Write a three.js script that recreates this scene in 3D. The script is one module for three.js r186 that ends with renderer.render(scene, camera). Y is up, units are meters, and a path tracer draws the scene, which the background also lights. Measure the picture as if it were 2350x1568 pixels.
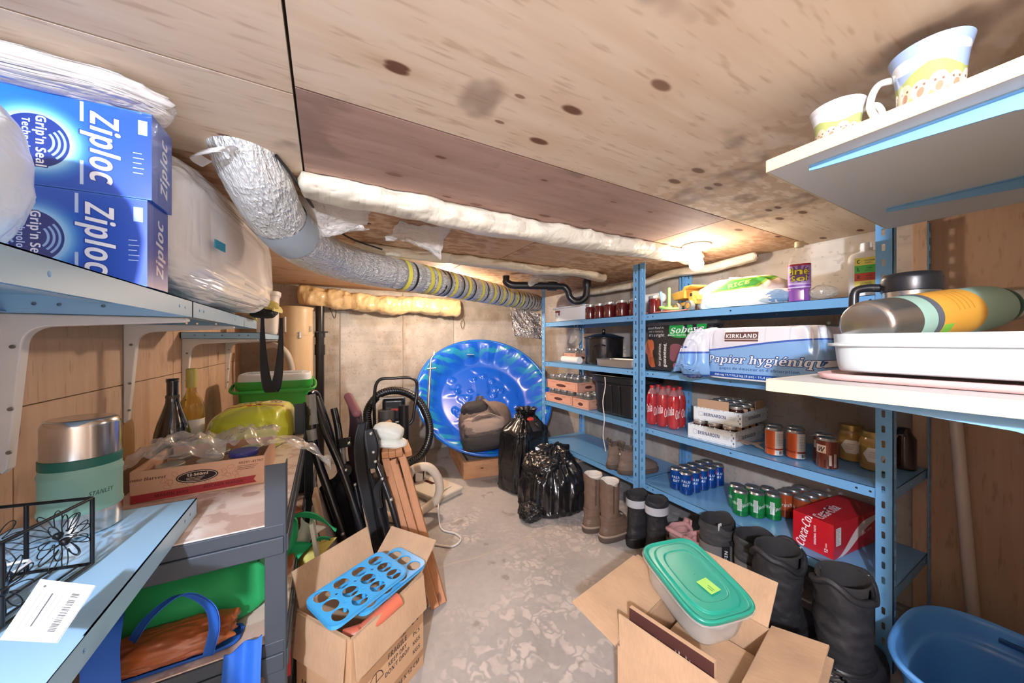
import * as THREE from 'three';
import { RoundedBoxGeometry } from 'three/addons/geometries/RoundedBoxGeometry.js';
import { mergeGeometries, mergeVertices } from 'three/addons/utils/BufferGeometryUtils.js';

// ---------------------------------------------------------------- camera, light, exposure
const scene = new THREE.Scene();
scene.background = new THREE.Color(0x000000);
const camera = new THREE.PerspectiveCamera(90.37, 2350 / 1568, 0.02, 40);
camera.position.set(0, 1.1, 0);
camera.rotation.y = -28.9 * Math.PI / 180;
const renderer = new THREE.WebGLRenderer({ antialias: true });
renderer.toneMapping = THREE.LinearToneMapping;
renderer.toneMappingExposure = 1.5;
renderer.shadowMap.enabled = true;
const LAMPS = { room: 0.34, back: 1.9, hall: 10.5 };       // candela of the three bare bulbs

// ---------------------------------------------------------------- small tools
const V = (x, y, z) => new THREE.Vector3(x, y, z);
const R = (d) => d * Math.PI / 180;
const clamp = (x, a = 0, b = 1) => Math.min(b, Math.max(a, x));
const mix = (a, b, t) => a + (b - a) * t;
const smooth = (a, b, x) => { const t = clamp((x - a) / (b - a)); return t * t * (3 - 2 * t); };
let seedState = 7;
function seed(n) { seedState = n * 2654435761 >>> 0; }
function rnd(a = 0, b = 1) { seedState = (seedState + 0x6d2b79f5) >>> 0; let t = seedState; t = Math.imul(t ^ (t >>> 15), t | 1); t ^= t + Math.imul(t ^ (t >>> 7), t | 61); return a + (b - a) * (((t ^ (t >>> 14)) >>> 0) / 4294967296); }
function hash(x, y, z) { let h = Math.imul(x, 374761393) + Math.imul(y, 668265263) + Math.imul(z, 2147483647 ^ 91138233); h = Math.imul(h ^ (h >>> 13), 1274126177); return ((h ^ (h >>> 16)) >>> 0) / 4294967296; }
const LAT = new Uint8Array(512), LAV = new Float32Array(256);
for (let i = 0; i < 256; i++) { LAT[i] = i; LAV[i] = hash(i, 17, 3); }
for (let i = 255; i > 0; i--) { const j = Math.floor(hash(i, 5, 29) * (i + 1)), t = LAT[i]; LAT[i] = LAT[j]; LAT[j] = t; }
for (let i = 0; i < 256; i++) LAT[256 + i] = LAT[i];
function plane(X, Y, Z, u, v) { const k = LAT[Z & 255], p = LAT[k + (X & 255)], q = LAT[k + ((X + 1) & 255)], y = Y & 255, y1 = (Y + 1) & 255, a = LAV[LAT[p + y]], b = LAV[LAT[q + y]], c = LAV[LAT[p + y1]], d = LAV[LAT[q + y1]], e = a + (b - a) * u; return e + (c + (d - c) * u - e) * v; }
function noise(x, y, z = 0) {
  const X = Math.floor(x), Y = Math.floor(y), Z = Math.floor(z); let u = x - X, v = y - Y, w = z - Z;
  u = u * u * (3 - 2 * u); v = v * v * (3 - 2 * v); const a = plane(X, Y, Z, u, v); if (w === 0) return a;
  w = w * w * (3 - 2 * w); return a + (plane(X, Y, Z + 1, u, v) - a) * w;
}
function fbm(x, y, z = 0, o = 4) { let s = 0, a = 0.5, n = 0; for (let i = 0; i < o; i++) { s += a * noise(x, y, z); n += a; a *= 0.5; x = x * 2.03 + 13.1; y = y * 2.03 + 7.7; z = z === 0 ? 0 : z * 2.03 + 3.3; } return s / n; }
const ridge = (x, y, z) => { const a = 1 - Math.abs(2 * noise(x, y, z) - 1), b = 1 - Math.abs(2 * noise(x * 2.1 + 5, y * 2.1, z * 2.1) - 1); return a * a * 0.65 + b * b * 0.35; };

// ---------------------------------------------------------------- naming and grouping
const taken = new Map();
function numbered(name) { const n = taken.get(name) ?? 0; taken.set(name, n + 1); return n ? name + '_' + String(n).padStart(3, '0') : name; }
function mesh(name, geo, m, parent, pos, rot) {
  const o = new THREE.Mesh(Array.isArray(geo) ? merge(geo) : geo, m); o.name = name; o.castShadow = o.receiveShadow = true;
  if (pos) o.position.set(...pos); if (rot) o.rotation.set(...rot); if (parent) parent.add(o); return o;
}
function tag(o, label, category, group) { o.userData.label = label; o.userData.category = category; if (group) o.userData.group = group; return o; }
function thing(name, label, category, pos = [0, 0, 0], turn = 0, group) {
  const g = new THREE.Group(); g.name = numbered(name); g.position.set(...pos); g.rotation.y = turn; scene.add(g); return tag(g, label, category, group);
}
function one(name, label, category, geo, m, pos, turn, group) { const o = mesh(numbered(name), geo, m, scene, pos); if (turn) o.rotation.y = turn; return tag(o, label, category, group); }
const NTH = ['first', 'second', 'third', 'fourth', 'fifth', 'sixth'];
function struct(name, geo, m) { const o = mesh(numbered(name), geo, m, scene); o.userData.kind = 'structure'; return o; }
function dup(src, name, label, pos, turn, group) { const c = src.clone(); c.name = numbered(name); c.userData = {}; scene.add(c); if (pos) c.position.set(...pos); if (turn !== undefined) c.rotation.y = turn; return tag(c, label, src.userData.category, group ?? src.userData.group); }

// ---------------------------------------------------------------- geometry tools
function merge(list) {
  const gs = list.map((g) => { let q = g.index ? g.toNonIndexed() : g; const r = new THREE.BufferGeometry(); for (const k of ['position', 'normal', 'uv']) r.setAttribute(k, q.getAttribute(k) ?? new THREE.BufferAttribute(new Float32Array(q.getAttribute('position').count * 2), 2)); return r; });
  return mergeGeometries(gs, false);
}
function tf(g, x = 0, y = 0, z = 0, rx = 0, ry = 0, rz = 0, s = 1) { g.applyMatrix4(new THREE.Matrix4().compose(V(x, y, z), new THREE.Quaternion().setFromEuler(new THREE.Euler(rx, ry, rz)), Array.isArray(s) ? V(...s) : V(s, s, s))); return g; }
function box(w, h, d, r = 0, seg = 2) { return r ? new RoundedBoxGeometry(w, h, d, seg, r) : new THREE.BoxGeometry(w, h, d); }
const cyl = (r0, r1, h, seg = 32, open = false) => new THREE.CylinderGeometry(r1, r0, h, seg, 1, open);
const lathe = (pts, seg = 40) => new THREE.LatheGeometry(pts.map(([r, y]) => new THREE.Vector2(Math.max(r, 0.00005), y)), seg);
function tube(pts, r, n = 0, rs = 10, closed = false) { const c = new THREE.CatmullRomCurve3(pts.map((p) => V(...p)), closed, 'centripetal'); return new THREE.TubeGeometry(c, n || pts.length * 6, r, rs, closed); }
function bar(p, q, r, seg = 12) { const a = V(...p), b = V(...q), d = b.clone().sub(a), g = new THREE.CylinderGeometry(r, r, d.length(), seg); g.applyQuaternion(new THREE.Quaternion().setFromUnitVectors(V(0, 1, 0), d.normalize())); return g.translate((a.x + b.x) / 2, (a.y + b.y) / 2, (a.z + b.z) / 2); }
function plank(p, q, w, th, side, r = 0) { // a bar of rectangular section from p to q; side = direction of its width
  const a = V(...p), b = V(...q), d = b.clone().sub(a), L = d.length(); d.normalize(); const s = V(...side); s.addScaledVector(d, -s.dot(d)).normalize(); const n = s.clone().cross(d);
  const g = box(w, L, th, r, 1); g.applyMatrix4(new THREE.Matrix4().makeBasis(s, d, n)); return g.translate((a.x + b.x) / 2, (a.y + b.y) / 2, (a.z + b.z) / 2);
}
function shape(pts, holes = []) { const s = new THREE.Shape(pts.map(([x, y]) => new THREE.Vector2(x, y))); for (const h of holes) s.holes.push(h); return s; }
function rrect(w, h, r, x = 0, y = 0, hole = false) { const s = hole ? new THREE.Path() : new THREE.Shape(), a = x - w / 2, b = y - h / 2; s.moveTo(a + r, b); s.lineTo(a + w - r, b); s.quadraticCurveTo(a + w, b, a + w, b + r); s.lineTo(a + w, b + h - r); s.quadraticCurveTo(a + w, b + h, a + w - r, b + h); s.lineTo(a + r, b + h); s.quadraticCurveTo(a, b + h, a, b + h - r); s.lineTo(a, b + r); s.quadraticCurveTo(a, b, a + r, b); return s; }
function hole(x, y, r, n = 12) { const p = new THREE.Path(); p.absellipse(x, y, r, r, 0, Math.PI * 2, true); return p; }
const ext = (s, depth, bevel = 0, cs = 8) => new THREE.ExtrudeGeometry(s, bevel ? { depth: depth - 2 * bevel, bevelEnabled: true, bevelThickness: bevel, bevelSize: bevel, bevelOffset: -bevel, bevelSegments: 2, curveSegments: cs } : { depth, bevelEnabled: false, curveSegments: cs });
function grid(fn, nu, nv, closeU = false) { // surface fn(u, v); closeU joins u = 0 and u = 1
  const pos = [], uv = [], ix = [];
  for (let j = 0; j <= nv; j++) for (let i = 0; i <= nu; i++) { const p = fn(i / nu, j / nv); pos.push(p[0], p[1], p[2]); uv.push(i / nu, j / nv); }
  for (let j = 0; j < nv; j++) for (let i = 0; i < nu; i++) { const a = j * (nu + 1) + i, b = a + 1, c = a + nu + 1, d = c + 1; ix.push(a, b, d, a, d, c); }
  const g = new THREE.BufferGeometry(); g.setAttribute('position', new THREE.Float32BufferAttribute(pos, 3)); g.setAttribute('uv', new THREE.Float32BufferAttribute(uv, 2)); g.setIndex(ix); g.computeVertexNormals();
  if (closeU) { const n = g.attributes.normal; for (let j = 0; j <= nv; j++) { const a = j * (nu + 1), b = a + nu, v = V(n.getX(a) + n.getX(b), n.getY(a) + n.getY(b), n.getZ(a) + n.getZ(b)).normalize(); n.setXYZ(a, v.x, v.y, v.z); n.setXYZ(b, v.x, v.y, v.z); } }
  return g;
}
function thick(g, th, nu, nv) { // gives a grid surface thickness
  const p = g.attributes.position, n = g.attributes.normal, uv = g.attributes.uv, N = p.count, pos = [], u2 = [], ix = [];
  for (const s of [0.5, -0.5]) for (let i = 0; i < N; i++) { pos.push(p.getX(i) + n.getX(i) * th * s, p.getY(i) + n.getY(i) * th * s, p.getZ(i) + n.getZ(i) * th * s); u2.push(uv.getX(i), uv.getY(i)); }
  const I = g.index.array; for (let i = 0; i < I.length; i += 3) { ix.push(I[i], I[i + 1], I[i + 2], N + I[i], N + I[i + 2], N + I[i + 1]); }
  const W = nu + 1, q = (a, b) => ix.push(a, N + a, N + b, a, N + b, b);
  for (let i = 0; i < nu; i++) { q(i + 1, i); q(nv * W + i, nv * W + i + 1); } for (let j = 0; j < nv; j++) { q(j * W, (j + 1) * W); q((j + 1) * W + nu, j * W + nu); }
  const r = new THREE.BufferGeometry(); r.setAttribute('position', new THREE.Float32BufferAttribute(pos, 3)); r.setAttribute('uv', new THREE.Float32BufferAttribute(u2, 2)); r.setIndex(ix); r.computeVertexNormals(); return r;
}
const sheet = (fn, nu, nv, th) => thick(grid(fn, nu, nv), th, nu, nv);
const sup = (a, n) => { const c = Math.cos(a), s = Math.sin(a), e = 2 / n; return [Math.sign(c) * Math.abs(c) ** e, Math.sign(s) * Math.abs(s) ** e]; };
function profileAt(pr, v) { const f = v * (pr.length - 1), i = Math.min(pr.length - 2, Math.floor(f)), t = f - i, p = (k) => pr[clamp(k, 0, pr.length - 1)]; const ms = (p, q) => p * q > 0 ? 2 * p * q / (p + q) : 0, cr = (a, b, c, d) => { const m1 = ms(b - a, c - b), m2 = ms(c - b, d - c), t2 = t * t, t3 = t2 * t; return (2 * t3 - 3 * t2 + 1) * b + (t3 - 2 * t2 + t) * m1 + (3 * t2 - 2 * t3) * c + (t3 - t2) * m2; }; return pr[0].map((_, k) => cr(p(i - 1)[k], p(i)[k], p(i + 1)[k], p(i + 2)[k])); }
// loft through horizontal rings [cx, y, cz, a, b, n]: a, b half widths in x and z, n superellipse power
function loft(rings, seg = 32, steps = 0, wob) {
  const nv = steps || (rings.length - 1) * 3;
  return grid((u, v) => { const [cx, y, cz, a, b, n] = profileAt(rings, v), [s, c] = sup(u * Math.PI * 2, Math.max(1.2, n)); let x = cx + s * a, z = cz + c * b; if (wob) { const w = wob(u, v); return [x + s * w, y + (w * 0.3), z + c * w]; } return [x, y, z]; }, seg, nv, true);
}
// crumpled sack on the ground: profile [radius fraction, height fraction] from the bottom up
function sack(w, h, d, prof, { n = 2.4, wr = 0.02, wf = 9, folds = 0, seed: s = 1, seg = 72, rows = 48, lean = [0, 0], flat = true } = {}) {
  return grid((u, v) => {
    const [f, y] = profileAt(prof, v), a = u * Math.PI * 2, [c, q] = sup(a, n), neck = smooth(0.55, 0.95, v);
    const uu = Math.cos(a) * 1.3, vv = Math.sin(a) * 1.3;
    let k = f * (1 + folds * neck * Math.sin(a * 9 + 5 * noise(uu * 2 + s, vv * 2, 3)) + 0.12 * (fbm(uu * 1.5 + s * 7, vv * 1.5, v * 3 + 0.5) - 0.5));
    const e = wr * (ridge(uu * wf * 0.35 + s, v * wf * 0.55, vv * wf * 0.35 + 2.5) - 0.45) * smooth(0, 0.12, v) + wr * 0.5 * (ridge(uu * wf + s, v * wf * 0.8, vv * wf + 7.5) - 0.45) * smooth(0, 0.12, v);
    const yy = y * h + (flat && v < 0.1 ? 0 : 0.5 * e);
    return [c * (w / 2 * k + e) + lean[0] * y, Math.max(flat ? 0 : -9, yy), q * (d / 2 * k + e) + lean[1] * y];
  }, seg, rows, true);
}
function blob(rx, ry, rz, { wr = 0.02, wf = 4, n = 2.3, seed: s = 1, seg = 56, rows = 36, low = -9 } = {}) {
  return grid((u, v) => { const a = u * Math.PI * 2, b = (v - 0.5) * Math.PI, [c, q] = sup(a, n), [cb, sb] = sup(b, n); const X = c * cb, Z = q * cb, Y = sb; const e = 1 + wr * 8 * (fbm(X * 1.4 + s, Y * 1.4 + 3, Z * 1.4 + 9.5) - 0.5) + wr * (ridge(X * wf + s, Y * wf, Z * wf + 4.5) - 0.4) * 2; return [X * rx * e, Math.max(low, Y * ry * e), Z * rz * e]; }, seg, rows, true);
}
function planar(g, ax, ay, s = 1, ox = 0, oy = 0) { const p = g.attributes.position, uv = new Float32Array(p.count * 2); const get = (k, i) => k === 'x' ? p.getX(i) : k === 'y' ? p.getY(i) : p.getZ(i); for (let i = 0; i < p.count; i++) { uv[2 * i] = get(ax, i) * s + ox; uv[2 * i + 1] = get(ay, i) * s + oy; } g.setAttribute('uv', new THREE.BufferAttribute(uv, 2)); return g; }
function fitUV(g, ax, ay, x0, x1, y0, y1) { const p = g.attributes.position, uv = new Float32Array(p.count * 2), get = (k, i) => k === 'x' ? p.getX(i) : k === 'y' ? p.getY(i) : p.getZ(i); for (let i = 0; i < p.count; i++) { uv[2 * i] = (get(ax, i) - x0) / (x1 - x0); uv[2 * i + 1] = (get(ay, i) - y0) / (y1 - y0); } g.setAttribute('uv', new THREE.BufferAttribute(uv, 2)); return g; }
function flipU(g) { const u = g.attributes.uv; for (let i = 0; i < u.count; i++) u.setX(i, 1 - u.getX(i)); return g; }
function boxUV(g, s = 1, swap = false, ox = 0, oy = 0) { // metres, by the way the face points
  if (g.index) g = g.toNonIndexed(); const p = g.attributes.position, n = g.attributes.normal, uv = new Float32Array(p.count * 2);
  for (let i = 0; i < p.count; i++) { const X = Math.abs(n.getX(i)), Y = Math.abs(n.getY(i)), Z = Math.abs(n.getZ(i)); let a, b; if (X >= Y && X >= Z) [a, b] = [p.getZ(i), p.getY(i)]; else if (Y >= Z) [a, b] = [p.getX(i), p.getZ(i)]; else [a, b] = [p.getX(i), p.getY(i)]; if (swap) [a, b] = [b, a]; uv[2 * i] = a * s + ox; uv[2 * i + 1] = b * s + oy; }
  g.setAttribute('uv', new THREE.BufferAttribute(uv, 2)); return g;
}

// ---------------------------------------------------------------- textures
const wrapMode = (t) => { t.wrapS = t.wrapT = THREE.MirroredRepeatWrapping; t.magFilter = THREE.LinearFilter; t.needsUpdate = true; return t; };
function dataTex(w, h, fn, srgb = true) { const d = new Uint8Array(w * h * 4); for (let j = 0; j < h; j++) for (let i = 0; i < w; i++) { const c = fn(i / w, j / h), o = (j * w + i) * 4; d[o] = clamp(c[0], 0, 255); d[o + 1] = clamp(c[1], 0, 255); d[o + 2] = clamp(c[2], 0, 255); d[o + 3] = 255; } const t = new THREE.DataTexture(d, w, h); if (srgb) t.colorSpace = THREE.SRGBColorSpace; return wrapMode(t); }
const grey = (w, h, fn) => dataTex(w, h, (u, v) => { const g = fn(u, v) * 255; return [g, g, g]; }, false);
function canvasTex(w, h, draw) { const c = document.createElement('canvas'); c.width = w; c.height = h; const x = c.getContext('2d'); draw(x, w, h); const t = new THREE.CanvasTexture(c); t.colorSpace = THREE.SRGBColorSpace; t.wrapS = t.wrapT = THREE.ClampToEdgeWrapping; t.magFilter = THREE.LinearFilter; return t; }
function write(x, text, px, py, size, fill, { font = 'sans-serif', weight = 'bold', style = '', rot = 0, skew = 0, sx = 1, stroke, sw = 4, align = 'center' } = {}) {
  x.save(); x.translate(px, py); x.rotate(rot); x.transform(sx, 0, skew, 1, 0, 0); x.font = `${style} ${weight} ${size}px ${font}`; x.textAlign = align; x.textBaseline = 'middle';
  if (stroke) { x.lineJoin = 'round'; x.lineWidth = sw; x.strokeStyle = stroke; x.strokeText(text, 0, 0); } x.fillStyle = fill; x.fillText(text, 0, 0); x.restore();
}
function lines(x, px, py, w, n, gap, fill, hgt = 3) { x.fillStyle = fill; for (let i = 0; i < n; i++) x.fillRect(px, py + i * gap, w * (0.6 + 0.4 * hash(i, n, 5)), hgt); }
function barcode(x, px, py, w, h, fill = '#222') { x.fillStyle = fill; let k = 0, i = 0; while (k < w) { const b = 1 + Math.floor(hash(i, 3, 7) * 4); x.fillRect(px + k, py, b, h); k += b + 1 + Math.floor(hash(i, 9, 2) * 4); i++; } }

// ---------------------------------------------------------------- materials
const mat = (color, roughness = 0.6, o = {}) => new THREE.MeshStandardMaterial({ color, roughness, ...o });
const phys = (color, roughness, o = {}) => new THREE.MeshPhysicalMaterial({ color, roughness, ...o });
const film = (color = 0xffffff, roughness = 0.2, transmission = 0.85, o = {}) => new THREE.MeshPhysicalMaterial({ color, roughness, transmission, thickness: 0, ior: 1.4, ...o });

// ================================================================= surfaces of the room
function plyTex(s, pale, dark, { size = 1000, knots = 14, plugs = 5, ripple = 0, grain = 1, stain = 0.25, kn = [96, 58, 38] } = {}) {
  seed(s); const K = [], Q = [];
  for (let i = 0; i < knots; i++) K.push([rnd(), rnd(), rnd(0.004, 0.011), rnd(0.5, 1)]);
  for (let i = 0; i < plugs; i++) Q.push([rnd(), rnd(), rnd(0.007, 0.010)]);
  return dataTex(size, size, (u, v) => {
    let vv = v, near = 0, kd = 0;
    for (const [a, b, r, w] of K) { const dx = (u - a) * 0.42, dy = v - b, d = Math.hypot(dx, dy); if (d < r * 7) { const e = Math.exp(-((d / (r * 2.6)) ** 2)); vv += Math.sign(dy) * e * r * 0.9 * w; near = Math.max(near, e * w); if (d < r) kd = Math.max(kd, smooth(r, r * 0.55, d) * w); } }
    const warp = fbm(u * 2 + s, v * 5, 0, 3);
    let t = 0.5 + 0.5 * Math.sin((vv * 46 + warp * 7) * grain * 2.2); t = t * 0.22 + 0.78 * fbm(u * 5 + s, vv * 95, 0, 3);
    t = clamp(0.14 + t * 0.5 + 0.5 * (fbm(u * 3 + 40 + s, v * 4, 0, 4) - 0.42)); t += near * 0.32;
    if (ripple) { const m = ripple > 1 ? smooth(0.66, 0.9, u + 0.2 * (warp - 0.5)) * smooth(0.48, 0.28, v + 0.2 * (warp - 0.5)) : smooth(0.45, 0.62, fbm(u * 2.2 + s * 3, v * 2.2 + 8, 0, 3)) * 0.7, q = fbm(u * 34 + v * 40 + warp * 6, v * 62 - u * 26, 0, 2); t += m * (smooth(0.5, 0.62, q) * 0.75 - smooth(0.5, 0.36, q) * 0.3 + 0.12); }
    let c = [0, 1, 2].map((k) => mix(pale[k], dark[k], clamp(t)));
    const st = smooth(0.66, 0.78, fbm(u * 7 + 90 + s, v * 9 + 3, 0, 4)) * stain, sp = smooth(0.66, 0.95, fbm(u * 26 + s, v * 190, 0, 2)) * 0.22;
    c = c.map((q, k) => mix(mix(q, [118, 98, 84][k], st), [120, 80, 52][k], sp));
    for (const [a, b, r] of Q) { const d = Math.hypot((u - a) * 0.62, v - b); if (d < r) { const e = smooth(r, r * 0.85, d); c = c.map((q, k) => mix(q, [70, 44, 34][k], e)); } }
    return c.map((q, k) => mix(q, kn[k], kd));
  });
}
const T = {};
T.plyPale = plyTex(3, [238, 222, 200], [206, 176, 144], { knots: 26, plugs: 6, stain: 0.5, ripple: 2 });
T.plyPink = plyTex(9, [196, 166, 152], [154, 120, 106], { knots: 30, plugs: 0, stain: 0.4, kn: [112, 72, 58] });
T.plyOrange = plyTex(17, [228, 198, 166], [190, 146, 110], { knots: 12, plugs: 2, ripple: 1, stain: 0.2 });
T.plyWall = plyTex(23, [220, 190, 162], [184, 144, 114], { knots: 9, plugs: 0, stain: 0.2, grain: 0.7 });
const ply = { pale: mat(0xffffff, 0.78, { map: T.plyPale }), pink: mat(0xffffff, 0.78, { map: T.plyPink }), orange: mat(0xffffff, 0.75, { map: T.plyOrange }), wall: mat(0xffffff, 0.72, { map: T.plyWall }) };
T.concrete = dataTex(900, 900, (u, v) => {
  const a = fbm(u * 5, v * 4, 0, 5), b = fbm(u * 22 + 9, v * 16, 0, 3), st = smooth(0.56, 0.72, fbm(u * 6 + 31, v * 5 + 17, 0, 5)), ln = 0.035 * smooth(0.6, 0.9, noise(u * 3 + 4, v * 70)), pit = smooth(0.84, 0.88, noise(u * 130, v * 130));
  const k = 0.86 + 0.26 * (a - 0.5) + 0.16 * (b - 0.5) - ln; return [206, 198, 187].map((q, i) => mix(mix(q * k * 1.05, [156, 134, 112][i], st * 0.5), [110, 98, 86][i], pit * 0.2));
});
T.concreteBump = grey(512, 512, (u, v) => 0.5 * fbm(u * 20, v * 20, 0, 4) + 0.4 * fbm(u * 90, v * 90, 0, 2));
const concrete = mat(0xffffff, 0.9, { map: T.concrete, bumpMap: T.concreteBump, bumpScale: 0.003 });
T.floor = (() => {
  const cell = (x, y) => { const X = Math.floor(x), Y = Math.floor(y); let f1 = 9, f2 = 9, id = 0; for (let j = -1; j <= 1; j++) for (let i = -1; i <= 1; i++) { const a = X + i + hash(X + i, Y + j, 1), b = Y + j + hash(X + i, Y + j, 2), d = Math.hypot(x - a, y - b); if (d < f1) { f2 = f1; f1 = d; id = hash(X + i, Y + j, 3); } else if (d < f2) f2 = d; } return [f1, f2, id]; };
  return dataTex(1100, 1420, (u, v) => { // u: x -0.6..2.15, v: z 0.1..-3.45
    const x = -0.6 + u * 2.75, z = 0.1 - v * 3.55, wx = x * 21 + 2.4 * fbm(x * 19, z * 19, 0, 3), wz = z * 21 + 2.4 * fbm(x * 19 + 7, z * 19, 0, 3);
    const [f1, f2, id] = cell(wx, wz); let p = smooth(0.06, 0.42, f2 - f1) * (id > 0.3 ? 1 : 0.1);
    p *= 0.6 + 0.4 * smooth(0.3, 0.7, fbm(x * 30, z * 30 + 4, 0, 2));
    const m = smooth(0.40, 0.58, fbm(x * 2.1 + 3, z * 2.1 + 8, 0, 3) + 0.20 * Math.exp(-(((x - 0.78) / 0.34) ** 2)) * smooth(-2.4, -1.9, z) - 0.05) * smooth(-2.5, -1.9, z);
    const a = fbm(x * 3 + 20, z * 3, 0, 5), b = fbm(x * 60, z * 60, 0, 2), k = 1 + 0.24 * (a - 0.5) + 0.06 * (b - 0.5), warm = fbm(x * 1.5, z * 1.5 + 5, 0, 3);
    let c = [mix(168, 172, warm) * k, mix(167, 165, warm) * k, mix(167, 157, warm) * k]; c = c.map((q, i) => mix(q, [210, 201, 192][i], p * m * 0.85));
    const crack = Math.abs(z + 1.62 - 0.02 * noise(x * 9, 4)); if (crack < 0.006) c = c.map((q, i) => mix(q, [190, 176, 160][i], 0.5));
    const dust = smooth(0.74, 0.8, fbm(x * 9 + 50, z * 9, 0, 4)); return c.map((q, i) => mix(q, [120, 108, 98][i], dust * 0.4));
  });
})();
T.floor.wrapS = T.floor.wrapT = THREE.MirroredRepeatWrapping;

// floor, walls, ceiling
const H = 1.584, XL = -0.59, XR = 2.12, ZB = -3.43, ZF = 0.03, ZE = 1.7;
struct('floor', fitUV(tf(box(3.1, 0.1, 5.5), 0.76, -0.05, -0.9), 'x', 'z', -0.6, 2.15, 0.1, -3.45), mat(0xffffff, 0.55, { map: T.floor, bumpMap: T.concreteBump, bumpScale: 0.001 }));
const ceiling = struct('ceiling', tf(box(3.1, 0.1, 5.5), 0.76, H + 0.065, -0.9), mat(0x3a2a20, 0.9));
function ceilingPanel(x0, x1, z0, z1, m, along = 'x', ox = 0, oy = 0, drop = 0) {
  const g = tf(box(x1 - x0 - 0.005, 0.013, z1 - z0 - 0.005), (x0 + x1) / 2, H + 0.0075 - drop, (z0 + z1) / 2);
  mesh('plywood_panel', along === 'x' ? planar(g, 'x', 'z', 0.72, ox, oy) : planar(g, 'z', 'x', 0.72, ox, oy), m, ceiling);
}
ceilingPanel(-0.052, 2.13, -0.765, 0.16, ply.pale, 'x', 0.1, 0.45);
ceilingPanel(-0.052, 1.395, -1.16, -0.765, ply.pink, 'x', 0.3, 0.2);
ceilingPanel(1.395, 2.13, -1.16, -0.765, ply.orange, 'x', 0.5, 0.7);
ceilingPanel(-0.6, -0.052, -0.79, 0.16, ply.pale, 'x', 0.62, 0.1);
ceilingPanel(-0.6, -0.052, -1.16, -0.79, ply.pale, 'x', 0.2, 0.83);
ceilingPanel(-0.6, 0.9, -1.80, -1.16, ply.orange, 'x', 0.12, 0.3);
ceilingPanel(0.9, 2.13, -1.80, -1.16, ply.orange, 'x', 0.4, 0.12);
ceilingPanel(-0.6, 0.75, -3.44, -1.80, ply.orange, 'x', 0.9, 0.6);
ceilingPanel(0.75, 2.13, -3.44, -1.80, ply.orange, 'x', 0.7, 0.05);
ceilingPanel(-0.7, 2.2, 0.16, 1.75, ply.pale, 'x', 0.8, 0.05);

const wallL = struct('wall_left', tf(box(0.1, 1.66, 5.3), XL - 0.065, 0.8, -0.88), mat(0x3f2c20, 0.9));
[[1.75, -0.35], [-0.35, -1.165], [-1.165, -1.62], [-1.62, -2.05], [-2.05, -2.58], [-2.58, -3.05], [-3.05, -3.44]].forEach(([a, b], i) => {
  for (const [y0, y1] of [[0, 0.955], [0.955, 1.584]]) mesh('plywood_panel', planar(tf(box(0.015, y1 - y0 - 0.003, a - b - 0.004), XL - 0.0075, (y0 + y1) / 2, (a + b) / 2), 'y', 'z', 0.7, i * 0.37, i * 0.23), ply.wall, wallL);
});
const wallR = struct('wall_right', boxUV(tf(box(0.12, 1.66, 5.3), XR + 0.06, 0.8, -0.88), 0.55), concrete);
mesh('plywood_panel', planar(tf(box(0.012, 1.58, 2.1), XR - 0.006, 0.79, 0.65), 'y', 'z', 0.7, 0.2, 0.4), ply.wall, wallR);
mesh('wood_stud', planar(tf(box(0.035, 1.58, 0.04, 0.002, 1), XR - 0.02, 0.79, -0.40), 'y', 'z', 0.7, 0.5, 0.1), ply.wall, wallR);
const wallB = struct('wall_back', boxUV(tf(box(3.0, 1.66, 0.12), 0.76, 0.8, ZB - 0.07), 0.55, false, 0.3, 0.1), concrete);
[[-0.62, 0.12], [0.12, 0.67], [0.67, 1.19], [1.19, 2.13]].forEach(([a, b], i) => mesh('concrete_panel', boxUV(tf(box(b - a - 0.008, 1.58, 0.012, 0.002, 1), (a + b) / 2, 0.79, ZB - 0.008), 0.6, false, i * 0.31, i * 0.17), concrete, wallB));
const entry = mat(0xd9cfc2, 0.85);
struct('wall_front', tf(box(1.40, 1.6, 0.1), 1.42, 0.79, ZF + 0.05), entry);
struct('wall_end', tf(box(3.0, 1.66, 0.1), 0.76, 0.8, ZE + 0.05), entry);

// ================================================================= lamps
const glow = new THREE.MeshStandardMaterial({ color: 0xfff6e6, emissive: 0xfff1dc, emissiveIntensity: 6 });
const porcelain = mat(0xf3eee4, 0.35);
const brass = mat(0xc9b9a0, 0.35, { metalness: 0.7 });
function bulbLamp(label, x, z, cd, color, y = H) {
  const g = thing('ceiling_bulb', label, 'light bulb', [x, y, z]);
  mesh('holder', lathe([[0, 0], [0.064, 0], [0.065, -0.006], [0.050, -0.014], [0.026, -0.02], [0.023, -0.038], [0, -0.038]], 36), porcelain, g);
  mesh('socket_ring', lathe([[0, -0.036], [0.0145, -0.036], [0.0145, -0.05], [0, -0.05]], 24), brass, g);
  mesh('bulb', lathe([[0, -0.048], [0.013, -0.05], [0.017, -0.06], [0.029, -0.075], [0.034, -0.093], [0.031, -0.111], [0.018, -0.124], [0, -0.128]], 32), glow, g);
  const l = new THREE.PointLight(color, cd, 0, 2); l.position.set(x, y - 0.09, z); l.castShadow = true; l.shadow.radius = 1.4; scene.add(l);
}
bulbLamp('lit round bulb in a white ceiling holder above the blue shelves', 1.635, -1.045, LAMPS.room, 0xfff0e2);
bulbLamp('bulb behind the silver duct near the back wall', 0.86, -2.62, LAMPS.back, 0xffe9d2);
bulbLamp('bulb in the entry passage behind the doorway', -0.52, 0.6, LAMPS.hall, 0xe2ecff);

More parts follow.
